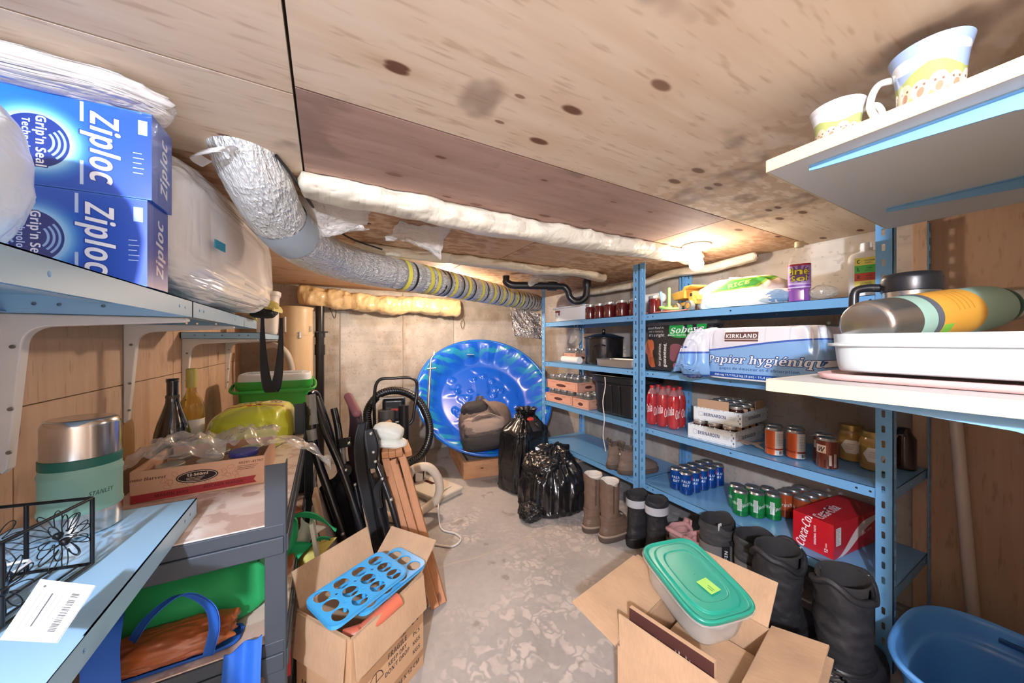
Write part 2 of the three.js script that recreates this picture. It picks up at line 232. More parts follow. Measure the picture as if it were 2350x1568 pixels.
// ================================================================= insulation, ducts and pipes under the ceiling
const crinkleTex = grey(512, 512, (u, v) => ridge(u * 7, v * 7, 1.5) * 0.6 + ridge(u * 19, v * 19, 4.5) * 0.4);
const cream = phys(0xe6dcc6, 0.38, { bumpMap: crinkleTex, bumpScale: 0.006, clearcoat: 0.4, clearcoatRoughness: 0.25 });
const amber = phys(0xe9c894, 0.3, { bumpMap: crinkleTex, bumpScale: 0.004, clearcoat: 0.5, clearcoatRoughness: 0.25 });
const plasticFilm = film(0xf6f0e8, 0.25, 0.62, { bumpMap: crinkleTex, bumpScale: 0.008 });
function batt(p, q, w, hgt, s, sag = 0.01, pinch = 0) { // insulation roll from p to q under the ceiling
  const a = V(...p), d = V(...q).sub(a), side = V(-d.z, 0, d.x).normalize();
  return planar(grid((u, v) => { const t = u * Math.PI * 2, [c, e] = sup(t, 2.6), n = fbm(v * 14 + s, c * 1.2, e * 1.2 + 3.5) - 0.5, f = ridge(v * 22 + s, c, e + 2.5) - 0.4, end = 0.15 + 0.85 * Math.min(1, Math.sin(Math.PI * clamp(v, 0.001, 0.999)) * 40); const k = (1 + 0.7 * n + 0.10 * f) * end * (1 - pinch * (0.5 + 0.5 * Math.cos(v * 44)) ** 6), P = a.clone().addScaledVector(d, v).addScaledVector(side, (c * w / 2 * k + f * 0.014)); return [P.x, Math.min(P.y + e * hgt / 2 * k - sag * Math.sin(Math.PI * v) + 0.03 * (noise(v * 6 + s, 2) - 0.5), H - 0.001), P.z]; }, 26, 130, true), 'x', 'y', 2.5);
}
one('insulation_roll', 'cream plastic-wrapped insulation roll running from the silver duct to the lit bulb', 'insulation', batt([-0.07, 1.562, -1.19], [1.80, 1.562, -1.155], 0.12, 0.075, 2), cream);
one('insulation_roll', 'cream insulation roll hanging just above the banded silver duct', 'insulation', batt([0.12, 1.565, -1.84], [1.75, 1.565, -1.80], 0.09, 0.05, 5), cream);
one('insulation_roll', 'wrinkled cream insulation along the top of the concrete wall beside the bulb', 'insulation', batt([2.02, 1.55, -0.95], [2.015, 1.54, -2.5], 0.05, 0.05, 8), cream);
one('insulation_batt', 'amber plastic-wrapped insulation batt sagging along the top of the back wall', 'insulation', batt([-0.20, 1.50, -3.33], [1.22, 1.435, -3.33], 0.15, 0.16, 11, 0.02, 0.10), amber);
function hang(label, x0, x1, z, drop, s) { one('plastic_sheet', label, 'plastic sheet', sheet((u, v) => [mix(x0, x1, u) + 0.05 * (fbm(u * 3 + s, v * 3, 0, 3) - 0.5) + 0.03 * v * (u - 0.5), H - 0.012 - drop * v * (0.75 + 0.35 * Math.sin(u * 3 + s)) - 0.012 * ridge(u * 5 + s, v * 5, 1.5), z + 0.05 * (fbm(u * 5 + s, v * 4 + 6, 0, 3) - 0.5) - 0.12 * Math.sin(v * 2.2)], 26, 20, 0.0015), plasticFilm); }
hang('milky plastic sheet draped over the insulation beside the silver duct', -0.12, 0.13, -1.27, 0.10, 1);
hang('loose clear plastic flap hanging between the two insulation rolls', 0.24, 0.44, -1.36, 0.11, 4);
hang('bunched clear plastic hanging beside the black drain trap', 1.26, 1.52, -1.93, 0.085, 9);

// the flexible duct
const foilTex = grey(512, 512, (u, v) => ridge(u * 16, v * 10, 2.5) * 0.5 + ridge(u * 40, v * 26, 6.5) * 0.5);
const foil = mat(0xe4e4e2, 0.3, { metalness: 0.6, bumpMap: foilTex, bumpScale: 0.008 });
const yellowTape = mat(0xe9dd5a, 0.5), blackTape = mat(0x25221f, 0.5);
const ductPath = new THREE.CatmullRomCurve3([V(-0.20, 1.70, -1.06), V(-0.165, 1.555, -1.14), V(-0.10, 1.46, -1.33), V(0.07, 1.445, -1.64), V(0.5, 1.45, -1.92), V(1.1, 1.46, -2.30), V(1.79, 1.465, -2.74)], false, 'centripetal');
function sleeve(t0, t1, r, n, wob) { // skin round the duct between two places on its path
  const fr = []; for (let i = 0; i <= n; i++) { const t = mix(t0, t1, i / n), p = ductPath.getPointAt(t), d = ductPath.getTangentAt(t), s = V(0, 1, 0).cross(d).normalize(); fr.push([p, s, d.clone().cross(s)]); }
  return grid((u, v) => { const [p, s, w] = fr[Math.round(v * n)], a = u * Math.PI * 2, t = mix(t0, t1, v), k = r + (wob ? wob(a, t) : 0); const q = p.clone().addScaledVector(s, Math.cos(a) * k).addScaledVector(w, Math.sin(a) * k); return [q.x, q.y, q.z]; }, 40, n, true);
}
const duct = thing('flexible_duct', 'silver foil duct with yellow and black bands running under the ceiling', 'duct');
{
  const wob = (a, t) => 0.006 * (fbm(Math.cos(a) * 3, Math.sin(a) * 3, t * 60) - 0.5) + 0.0025 * ridge(Math.cos(a) * 7, Math.sin(a) * 7, t * 130) - (t > 0.36 ? 0.0055 * (0.5 + 0.5 * Math.cos(t * 2 * Math.PI * 44)) ** 5 : 0);
  const g = sleeve(0, 1, 0.078, 420, wob), uv = g.attributes.uv; for (let i = 0; i < uv.count; i++) uv.setXY(i, uv.getX(i) * 2, uv.getY(i) * 9); mesh('foil_skin', g, foil, duct);
  mesh('grey_joint', sleeve(0.115, 0.15, 0.081, 6), mat(0x9aa2a8, 0.45), duct);
  const yb = [0.385, 0.44, 0.46, 0.515, 0.565, 0.62, 0.675, 0.72, 0.76, 0.80, 0.835], kb = [0.405, 0.485, 0.50, 0.545, 0.59, 0.645, 0.70, 0.74, 0.78, 0.815, 0.85, 0.875, 0.9, 0.92, 0.94, 0.96, 0.98];
  yb.forEach((t) => mesh('yellow_band', sleeve(t, t + 0.009, 0.0805, 3, (a) => 0.002 * noise(a * 2, t * 50)), yellowTape, duct));
  kb.forEach((t) => mesh('black_band', sleeve(t, t + 0.0045, 0.080, 2), blackTape, duct));
  const e = ductPath.getPointAt(1), d = ductPath.getTangentAt(1); const cap = new THREE.CircleGeometry(0.077, 32); cap.applyQuaternion(new THREE.Quaternion().setFromUnitVectors(V(0, 0, 1), d)); cap.translate(e.x, e.y, e.z); mesh('open_end', cap, mat(0x14110f, 0.9), duct);
}
one('foil_flap', 'crumpled silver foil insulation flap hanging below the duct end', 'insulation', sheet((u, v) => { const x = mix(1.44, 1.74, u) + 0.05 * v * (1 - u), y = 1.40 - 0.28 * v - 0.05 * u * (1 - v) + 0.03 * (1 - u), z = -2.68 + 0.06 * u + 0.04 * v + 0.025 * (ridge(u * 3, v * 3, 1.5) - 0.5) + 0.012 * (ridge(u * 8, v * 8, 4.5) - 0.5); return [x, y, z]; }, 30, 30, 0.012), mat(0xb9b0a8, 0.22, { metalness: 0.8, bumpMap: foilTex, bumpScale: 0.006 }));
const cord = mat(0x2a2422, 0.6);
one('black_cable', 'thin black cable running along the top of the silver duct', 'cable', tube([[-0.11, 1.58, -1.06], [-0.09, 1.57, -1.10], [-0.06, 1.555, -1.2], [0.0, 1.55, -1.44], [0.1, 1.545, -1.62], [0.24, 1.54, -1.72]], 0.004, 60, 6), cord);
const abs = phys(0x17171a, 0.32, { clearcoat: 0.3 });
const drain = thing('drain_pipe', 'black plastic drain pipe with a U-shaped trap above the far shelf', 'pipe');
mesh('pipe', tube([[1.15, 1.575, -2.175], [1.152, 1.535, -2.174], [1.18, 1.513, -2.16], [1.30, 1.508, -2.105], [1.50, 1.505, -2.02]], 0.027, 50, 18), abs, drain);
mesh('trap', tube([[1.50, 1.505, -2.02], [1.545, 1.50, -2.0], [1.565, 1.47, -1.985], [1.575, 1.425, -1.975], [1.605, 1.395, -1.955], [1.64, 1.395, -1.935], [1.67, 1.425, -1.915], [1.68, 1.475, -1.91], [1.68, 1.575, -1.91]], 0.024, 60, 16), abs, drain);
mesh('coupling', bar([1.43, 1.507, -2.05], [1.49, 1.505, -2.024], 0.034, 20), abs, drain);
mesh('coupling', bar([1.68, 1.50, -1.91], [1.68, 1.545, -1.91], 0.031, 20), abs, drain);
const stack = thing('soil_stack', 'tall black drain stack standing in front of the back wall', 'pipe', [-0.035, 0, -3.32]);
mesh('pipe', tf(cyl(0.033, 0.033, 1.40, 24), 0, 0.70, 0), abs, stack);
mesh('coupling', tf(cyl(0.040, 0.040, 0.05, 24), 0, 1.16, 0), abs, stack);
mesh('coupling', tf(cyl(0.040, 0.040, 0.09, 24), 0, 1.03, 0), abs, stack);
mesh('clamp', tf(box(0.1, 0.012, 0.02, 0.003, 1), 0.012, 1.18, 0.035), abs, stack);
one('wire_loop', 'small dark wire loop poking out under the amber insulation', 'wire', tube([[0.02, 1.43, -3.36], [0.05, 1.36, -3.33], [0.075, 1.30, -3.33], [0.085, 1.37, -3.33], [0.06, 1.43, -3.36]], 0.003, 30, 6), cord);
one('wire_loop', 'dangling brown wire loop on the back wall above the blue pool', 'wire', tube([[1.28, 1.40, -3.36], [1.27, 1.34, -3.38], [1.255, 1.29, -3.39], [1.275, 1.235, -3.395], [1.295, 1.29, -3.39], [1.28, 1.34, -3.38]], 0.003, 30, 6), mat(0x6b4a32, 0.6));

// ================================================================= blue steel shelving on the right
const steelBlue = phys(0x6fa9d8, 0.38, { clearcoat: 0.25, clearcoatRoughness: 0.3 });
const UX = 1.646, UD = 0.444, UH = 1.565, LV = [1.262, 0.93, 0.60, 0.265];
function flange(w) { const hs = []; for (let i = 0; i < 30; i++) hs.push(rrect(0.009, 0.024, 0.004, w * 0.55, 0.04 + i * 0.051, true)); return ext(shape([[0, 0], [w, 0], [w, UH], [0, UH]], hs), 0.0022, 0, 3); }
const flX = flange(0.032), flZ = tf(flange(0.042), 0, 0, 0, 0, Math.PI / 2, 0); // flZ lies in x = 0 and runs to -z
function lip(L, hgt) { const hs = []; for (const q of [0.05, 0.085, 0.5 * L, L - 0.085, L - 0.05]) hs.push(hole(q, hgt * 0.5, 0.004)); return ext(shape([[0, 0], [L, 0], [L, hgt], [0, hgt]], hs), 0.002, 0, 5); }
function shelfTray(L, D, hgt = 0.036) { // local: x 0..D, z 0..-L, top at y = 0
  return [tf(box(D, 0.002, L), D / 2, -0.001, -L / 2), tf(lip(L, hgt), 0, -hgt, 0, 0, Math.PI / 2), tf(lip(L, hgt), D - 0.002, -hgt, 0, 0, Math.PI / 2), tf(lip(D, hgt), 0, -hgt, -0.002), tf(lip(D, hgt), 0, -hgt, -L), tf(box(0.012, 0.003, L - 0.004), 0.008, -hgt + 0.001, -L / 2), tf(box(0.03, 0.012, L - 0.01), D / 2, -0.008, -L / 2)];
}
function steelUnit(label, z0, L) {
  const g = thing('steel_shelf_unit', label, 'shelf unit', [UX, 0, z0]);
  for (const [x, z] of [[0, 0], [0, -L], [UD, 0], [UD, -L]]) {
    const a = flX.clone().translate(x ? x - 0.032 : 0, 0, z ? z : -0.0022), b = flZ.clone().translate(x ? x - 0.0022 : 0, 0, z ? z + 0.042 : 0);
    mesh('post', [a, b], steelBlue, g);
  }
  for (const y of LV) mesh('shelf', shelfTray(L - 0.012, UD - 0.012), steelBlue, g, [0.006, y - 0.001, -0.006]);
  return g;
}
steelUnit('blue slotted steel shelf unit holding toilet paper, trays of jars and drink cans', -0.373, 1.035);
steelUnit('far blue steel shelf unit holding the black stock pot and black bin', -1.412, 1.035);

// ---------------------------------------------------------------- drink cans
const alu = mat(0xd4d4d2, 0.25, { metalness: 0.9 });
function makeCan(print, r = 0.0325, h = 0.121) {
  const g = new THREE.Group(); g.userData = { category: 'can' };
  mesh('body', tf(cyl(r, r, h * 0.86, 28, true), 0, h * 0.49, 0), print, g);
  mesh('lid', lathe([[r, h * 0.92], [r * 0.86, h * 0.97], [r * 0.86, h], [r * 0.80, h], [r * 0.78, h * 0.972], [0, h * 0.972]], 28), alu, g);
  mesh('base', lathe([[0, h * 0.02], [r * 0.7, h * 0.015], [r * 0.78, 0], [r, h * 0.06]], 28), alu, g);
  return g;
}
const canMat = (draw) => phys(0xffffff, 0.28, { map: canvasTex(384, 180, draw), metalness: 0.35, clearcoat: 0.4 });
function cansAt(proto, name, what, group, rows, turn) { rows.forEach(([row, list]) => list.forEach(([x, y, z], i) => dup(proto, name, `${what}, ${NTH[i]} from the aisle in the ${row}`, [x, y, z], turn, group))); }
function rowsOf(n, m, fn) { const r = []; for (let j = 0; j < m; j++) r.push([j ? 'row behind' : 'front row', [...Array(n)].map((_, i) => fn(i, j))]); return r; }
const cam = (x, z) => Math.atan2(-x, -z) + Math.PI; // turns the middle of a wrap-round print towards the aisle
const blueCan = makeCan(canMat((x, w, h) => { x.fillStyle = '#0c4aa0'; x.fillRect(0, 0, w, h); x.fillStyle = '#0a3b86'; x.fillRect(0, h * 0.75, w, h); for (const k of [0.16, 0.5, 0.84]) { write(x, 'PALM', w * k, 62, 34, '#eef6ff'); write(x, 'BAY', w * k, 96, 34, '#eef6ff'); } x.fillStyle = '#d23a64'; x.fillRect(w * 0.64, 10, 30, 40); x.fillStyle = '#dfe8f2'; x.fillRect(w * 0.98, 80, 8, 80); }));
cansAt(blueCan, 'blue_drink_can', 'blue can on the bottom shelf', 'blue cans in two rows on the bottom shelf', rowsOf(5, 2, (i, j) => [1.735 + i * 0.0675 + (j ? 0.012 : 0), LV[3], -1.168 - j * 0.0675 + i * 0.004]), cam(1.8, -1.17));
const greenCan = makeCan(canMat((x, w, h) => { x.fillStyle = '#1d8f45'; x.fillRect(0, 0, w, h); x.fillStyle = '#0e7a38'; x.fillRect(0, h * 0.8, w, h); for (const k of [0.33, 0.62]) write(x, 'Sprite', w * k, 88, 36, '#fff', { style: 'italic', rot: -0.12 }); x.fillStyle = '#eef2ea'; x.fillRect(w * 0.44, 40, 34, 100); lines(x, w * 0.45, 52, 28, 8, 10, '#6a8', 2); x.fillRect(w * 0.9, 40, 30, 100); }));
cansAt(greenCan, 'green_drink_can', 'green can on the bottom shelf', 'six green cans on the bottom shelf', rowsOf(3, 2, (i, j) => [1.755 + i * 0.047 + j * 0.05, LV[3], -0.900 + i * 0.047 - j * 0.045]), cam(1.8, -0.86));
const orangeCan = makeCan(canMat((x, w, h) => { x.fillStyle = '#b5542a'; x.fillRect(0, 0, w, h); x.fillStyle = '#8a3a1e'; x.fillRect(0, h * 0.7, w, h); for (const k of [0.2, 0.5, 0.8]) write(x, 'Crush', w * k, 80, 38, '#f6e9dc', { style: 'italic', rot: -0.15, stroke: '#7a2c14' }); }));
cansAt(orangeCan, 'orange_drink_can', 'orange can behind the red carton', 'orange cans behind the red carton', rowsOf(3, 2, (i, j) => [1.925 + i * 0.0658, LV[3], -0.722 - j * 0.067 + i * 0.008]), cam(1.9, -0.75));
const whiteCan = makeCan(canMat((x, w, h) => { x.fillStyle = '#e9eeea'; x.fillRect(0, 0, w, h); x.fillStyle = '#d2602c'; x.fillRect(w * 0.30, 0, w * 0.22, h); x.fillRect(w * 0.8, 0, w * 0.2, h); x.fillStyle = '#a33a20'; x.fillRect(0, h * 0.72, w, 12); lines(x, w * 0.56, 24, 70, 8, 11, '#9bb', 3); lines(x, w * 0.05, 24, 70, 8, 11, '#9bb', 3); x.fillStyle = '#f8f8f4'; x.fillRect(w * 0.58, h * 0.8, 60, 30); barcode(x, w * 0.6, h * 0.82, 50, 24); }));
cansAt(whiteCan, 'orange_white_can', 'orange and white can', 'four orange and white cans on the middle shelf', [['row nearer the camera', [[1.765, LV[2], -0.685], [1.832, LV[2], -0.71]]], ['row nearer the white trays', [[1.735, LV[2], -0.752], [1.80, LV[2], -0.777]]]], cam(1.76, -0.72));
const brownCan = makeCan(canMat((x, w, h) => { x.fillStyle = '#7a3a26'; x.fillRect(0, 0, w, h); x.fillStyle = '#4f2217'; for (let i = 0; i < 24; i++) x.fillRect(hash(i, 1, 1) * w, h * (0.45 + 0.3 * hash(i, 2, 1)), 10, h * 0.3); for (const k of [0.4, 0.85]) { x.fillStyle = '#f1e4d6'; x.fillRect(w * k - 34, 28, 68, 54); write(x, 'W', w * k, 56, 44, '#3a1a10', { style: 'italic' }); } x.fillStyle = '#efe3d2'; x.fillRect(w * 0.53, 90, 16, 70); barcode(x, w * 0.61, 80, 20, 90, '#f0e4d8'); }));
dup(brownCan, 'brown_drink_can', 'brown can with a white square mark, nearer the shelf edge', [1.735, LV[2], -0.572], cam(1.74, -0.57), 'two brown cans'); dup(brownCan, 'brown_drink_can', 'brown can tucked behind the other brown can beside the honey jars', [1.796, LV[2], -0.602], cam(1.74, -0.57), 'two brown cans');
const clearFilm = film(0xffffff, 0.12, 0.93, { bumpMap: crinkleTex, bumpScale: 0.004 });
one('plastic_can_ring', 'clear plastic can ring poking out between the orange and brown cans', 'plastic ring', tf(new THREE.TorusGeometry(0.03, 0.003, 6, 30), 1.80, LV[2] + 0.116, -0.63, Math.PI / 2 - 0.25, 0.2, 0), clearFilm);
one('plastic_can_ring', 'clear plastic can ring beside the green cans', 'plastic ring', tf(new THREE.TorusGeometry(0.028, 0.003, 6, 30), 1.742, LV[3] + 0.085, -0.885, 0.5, 0.9, 0), clearFilm);

// red drink carton
{
  const red = '#c01a26', end = canvasTex(300, 300, (x, w, h) => { x.fillStyle = red; x.fillRect(0, 0, w, h); x.save(); x.beginPath(); x.rect(0, 0, w * 0.62, h); x.clip(); write(x, 'Coca-Cola', w * 0.30, h * 0.42, 92, '#fff', { font: 'serif', style: 'italic', rot: -Math.PI / 2 + 0.22, sx: 0.8 }); x.restore(); write(x, 'ORIGINAL TASTE', w * 0.56, h * 0.5, 22, '#fff', { rot: -Math.PI / 2 }); write(x, '12', w * 0.82, h * 0.83, 34, '#fff', { rot: -Math.PI / 2 }); write(x, 'CANS', w * 0.82, h * 0.68, 15, '#fff', { rot: -Math.PI / 2 }); });
  const side = canvasTex(640, 230, (x, w, h) => { x.fillStyle = red; x.fillRect(0, 0, w, h); x.fillStyle = '#f2e2de'; x.beginPath(); x.moveTo(20, h); x.bezierCurveTo(160, h, 220, 60, 430, 40); x.lineTo(w, 30); x.lineTo(w, 60); x.bezierCurveTo(380, 80, 260, h * 0.9, 110, h); x.fill(); x.fillStyle = '#eee7e0'; x.fillRect(26, 28, 66, 120); lines(x, 32, 36, 52, 10, 11, '#998', 3); x.strokeStyle = '#222'; x.strokeRect(26, 28, 66, 120); write(x, 'ORIGINAL TASTE', 400, 130, 26, '#f2e2de', { rot: -0.12 }); });
  const top = canvasTex(640, 230, (x, w, h) => { x.fillStyle = red; x.fillRect(0, 0, w, h); write(x, 'Coca-Cola', 190, 110, 90, '#fff', { font: 'serif', style: 'italic', sx: 0.75, rot: -0.1 }); x.strokeStyle = '#3a0a0c'; x.lineWidth = 5; x.beginPath(); x.moveTo(90, 130); x.lineTo(330, 60); x.stroke(); });
  const m = (t) => phys(0xffffff, 0.4, { map: t, clearcoat: 0.3 });
  one('drink_carton', 'red twelve-can drink carton with white script lettering on the bottom shelf', 'carton', box(0.36, 0.132, 0.135), [m(end), m(end), m(top), m(top), m(side), m(side)], [1.885, LV[3] + 0.0665, -0.588], R(-6));
}
// shrink-wrapped red bottles
{
  const g = thing('bottle_multipack', 'shrink-wrapped pack of red soft drink bottles on the middle shelf', 'bottle pack', [1.775, LV[2], -1.325], R(8));
  const tex = canvasTex(384, 256, (x, w, h) => { x.fillStyle = '#b8121c'; x.fillRect(0, 0, w, h); for (const k of [0.25, 0.75]) write(x, 'Coca-Cola', w * k, 120, 52, '#fff', { font: 'serif', style: 'italic', rot: -0.1, sx: 0.7 }); write(x, '8', w * 0.62, 200, 34, '#fff'); write(x, '8', w * 0.12, 200, 34, '#fff'); });
  const bm = phys(0xffffff, 0.2, { map: tex, clearcoat: 0.6 }), sm = film(0xe8a8a8, 0.12, 0.6), cm = mat(0xb51f28, 0.4);
  for (let i = 0; i < 2; i++) for (let j = 0; j < 3; j++) {
    const x = (i - 0.5) * 0.068, z = (j - 1) * 0.066;
    const b = mesh('bottle', tf(lathe([[0, 0], [0.022, 0], [0.031, 0.012], [0.0325, 0.04], [0.0295, 0.085], [0.0325, 0.125], [0.033, 0.15], [0.031, 0.172], [0.027, 0.188]], 28), x, 0, z, 0, cam(1.77, -1.3)), bm, g);
    mesh('shoulder', tf(lathe([[0.027, 0.188], [0.022, 0.2], [0.013, 0.216], [0.012, 0.222]], 24), x, 0, z), sm, b); mesh('cap', tf(cyl(0.0135, 0.0135, 0.016, 20), x, 0.228, z), cm, b);
  }
  mesh('film', loft([[0, 0.004, 0, 0.070, 0.102, 5], [0, 0.1, 0, 0.069, 0.101, 5], [0, 0.17, 0, 0.068, 0.1, 4.5], [0, 0.205, 0, 0.052, 0.086, 4], [0, 0.235, 0, 0.045, 0.074, 3]], 48, 16, (u, v) => 0.004 * (ridge(u * 16, v * 6, 2.5) - 0.5)), film(0xffffff, 0.05, 0.97), g);
}
// ---------------------------------------------------------------- jars
const lidSilver = mat(0xcfcdc8, 0.3, { metalness: 0.8 }), lidGold = mat(0xb39a5c, 0.35, { metalness: 0.7 });
const jam = phys(0x5a1416, 0.1, { clearcoat: 0.8 }), preserve = phys(0x3a1512, 0.1, { clearcoat: 0.8 }), clearGlass = film(0xf3f6f2, 0.05, 0.93), honeyM = phys(0xb08a4a, 0.15, { clearcoat: 0.9 });
function makeJar(body, lidM, r = 0.034, h = 0.092, cat = 'jar', seg = 24) {
  const g = new THREE.Group(); g.userData = { category: cat };
  mesh('glass', lathe([[0, 0], [r * 0.9, 0], [r, h * 0.05], [r, h * 0.72], [r * 0.86, h * 0.82], [r * 0.82, h * 0.86]], seg), body, g);
  mesh('lid', lathe([[r * 0.82, h * 0.83], [r * 0.90, h * 0.84], [r * 0.90, h * 0.985], [r * 0.86, h], [0, h]], seg), lidM, g); return g;
}
const jamJar = makeJar(jam, lidSilver, 0.037, 0.105), trayJar = makeJar(preserve, lidSilver, 0.0335, 0.088), emptyJar = makeJar(clearGlass, lidSilver, 0.036, 0.105, 'jar', 18);
[[1.70, -1.895], [1.765, -1.85], [1.70, -1.80], [1.695, -1.70], [1.75, -1.66], [1.69, -1.585], [1.745, -1.54], [1.70, -1.485], [1.79, -1.75], [1.80, -1.60], [1.70, -1.378 - 0.0]].forEach(([x, z], i) => dup(jamJar, 'jam_jar', ['dark red jam jar right beside the white tote', 'jam jar half hidden behind the first two beside the tote', 'third jam jar along the top far shelf edge', 'fourth jam jar along the top far shelf edge', 'jam jar peeking out behind the fourth one', 'fifth jam jar along the top far shelf edge', 'jam jar peeking out behind the fifth one', 'last jam jar before the middle posts', 'rearmost jam jar nearer the white tote', 'rearmost jam jar in front of the grey box', 'red jam jar standing alone just right of the middle posts'][i], [x, LV[0], i === 10 ? -1.345 : z], 0, 'jam jars on the top shelf'));
one('paper_towel_roll', 'white roll lying behind the jam jars on the top shelf', 'roll', tf(new THREE.CapsuleGeometry(0.035, 0.15, 6, 20), 1.90, LV[0] + 0.12, -1.53, Math.PI / 2), mat(0xf4f1ea, 0.7));
one('shoe_box', 'low grey box under the white roll behind the jam jars', 'box', tf(box(0.14, 0.085, 0.22, 0.004), 1.90, LV[0] + 0.0425, -1.53), mat(0x9d948a, 0.8));
// printed white trays of jars
{
  const draw = (x, w, h) => { x.fillStyle = '#e8eff2'; x.fillRect(0, 0, w, h); x.fillStyle = '#8fa6b4'; for (let i = 0; i < 26; i++) x.fillRect(hash(i, 4, 4) * w, hash(i, 5, 4) < 0.5 ? 3 : h - 12, 12, 8); write(x, 'BERNARDIN', w * 0.46, h * 0.5, 46, '#2d3f6d', { sx: 0.92 }); x.strokeStyle = '#9ab'; x.lineWidth = 3; x.strokeRect(w * 0.12, h * 0.34, 40, 42); lines(x, w * 0.76, h * 0.4, 90, 3, 12, '#9ab', 3); x.fillStyle = '#c4d3da'; x.fillRect(0, h * 0.9, w, 5); for (let i = 0; i < 4; i++) { x.fillStyle = i % 2 ? '#5d7484' : '#9fb3bd'; x.beginPath(); x.ellipse(w * 0.94 + (i % 2) * 16, 30 + i * 26, 8, 12, 0, 0, 7); x.fill(); } };
  const face = mat(0xffffff, 0.55, { map: canvasTex(512, 140, draw) }), plain = mat(0xe4e9ea, 0.6), kraft = mat(0xb8987a, 0.8);
  const tray = (label, x, y, z, turn, hgt, lvl) => {
    const g = thing('jar_tray', label, 'tray', [x, y, z], turn), W = 0.30, D = 0.225;
    mesh('bottom', tf(box(W, 0.003, D), 0, 0.0015, 0), plain, g);
    mesh('end_panel', tf(box(0.003, hgt, D), -W / 2, hgt / 2, 0), [plain, face, plain, plain, plain, plain], g); mesh('end_panel', tf(box(0.003, hgt, D), W / 2, hgt / 2, 0), [face, plain, plain, plain, plain, plain], g);
    mesh('side_panel', tf(box(W, hgt, 0.003), 0, hgt / 2, D / 2), [plain, plain, plain, plain, face, plain], g); mesh('side_panel', tf(box(W, hgt, 0.003), 0, hgt / 2, -D / 2), plain, g);
    for (const q of [-0.0735, 0, 0.0735]) mesh('divider', tf(box(0.002, hgt * 1.15, D - 0.01), q, hgt * 0.58, 0), kraft, g);
    for (let i = 0; i < 4; i++) for (let j = 0; j < 3; j++) { const a = (i - 1.5) * 0.0735, b = (j - 1) * 0.072, c = Math.cos(turn), s = Math.sin(turn); dup(trayJar, 'preserve_jar', `${NTH[i]} jar from the aisle, ${['back', 'middle', 'front'][j]} row of the ${lvl} white tray`, [x + a * c + b * s, y + 0.004, z - a * s + b * c], 0, `jars in the ${lvl} tray`); }
    return g;
  };
  tray('lower white printed tray of dark preserve jars on the middle shelf', 1.83, LV[2], -1.012, R(4), 0.072, 'lower');
  const up = tray('upper white printed tray of preserve jars stacked on another tray', 1.865, LV[2] + 0.093, -1.005, R(5), 0.066, 'upper');
  mesh('inner_card', tf(box(0.003, 0.05, 0.15), -0.1465, 0.085, -0.02), kraft, up); mesh('inner_card', tf(box(0.11, 0.05, 0.003), 0.06, 0.085, 0.1095), kraft, up);
  one('torn_paper', 'torn brown paper scrap on the shelf edge beside the white trays', 'paper', tf(sheet((u, v) => [u * 0.07 - 0.01 * Math.sin(v * 6), 0.012 + 0.02 * fbm(u * 3, v * 3 + 2, 0, 2) + 0.012 * Math.sin(u * 4 + v * 3), v * 0.10 + 0.012 * Math.sin(u * 7)], 14, 14, 0.001), 1.69, LV[2] + 0.003, -0.895, 0, 0.3), mat(0xcaa586, 0.85));
}
// honey jars
{
  const lab = mat(0xffffff, 0.7, { map: canvasTex(256, 256, (x, w, h) => { x.fillStyle = '#b08a4a'; x.fillRect(0, 0, w, h); x.fillStyle = '#f2ece0'; x.beginPath(); for (let i = 0; i < 6; i++) x.lineTo(w / 2 + 118 * Math.cos(i * Math.PI / 3), h / 2 + 110 * Math.sin(i * Math.PI / 3)); x.fill(); write(x, 'HONEY', w / 2, 92, 26, '#8a7a66', { weight: '' }); lines(x, 70, 120, 110, 3, 20, '#a4967f', 5); }) });
  const hj = makeJar(honeyM, lidGold, 0.043, 0.15); mesh('label', tf(new THREE.CylinderGeometry(0.0434, 0.0434, 0.074, 24, 1, true, Math.PI - 0.85, 1.7), 0, 0.062, 0), lab, hj);
  dup(hj, 'honey_jar', 'honey jar with gold lid and hexagonal label, farther from the post', [1.955, LV[2], -0.565], cam(1.95, -0.56)); dup(hj, 'honey_jar', 'honey jar with hexagonal label right behind the near blue post', [1.885, LV[2], -0.478], cam(1.88, -0.48));
  one('dark_bottle', 'dark brown bottle half hidden behind the near blue post', 'bottle', lathe([[0, 0], [0.032, 0], [0.034, 0.006], [0.034, 0.12], [0.02, 0.145], [0.017, 0.16], [0, 0.162]], 28), phys(0x2a120d, 0.15, { clearcoat: 0.6 }), [2.0, LV[2], -0.425]);
}
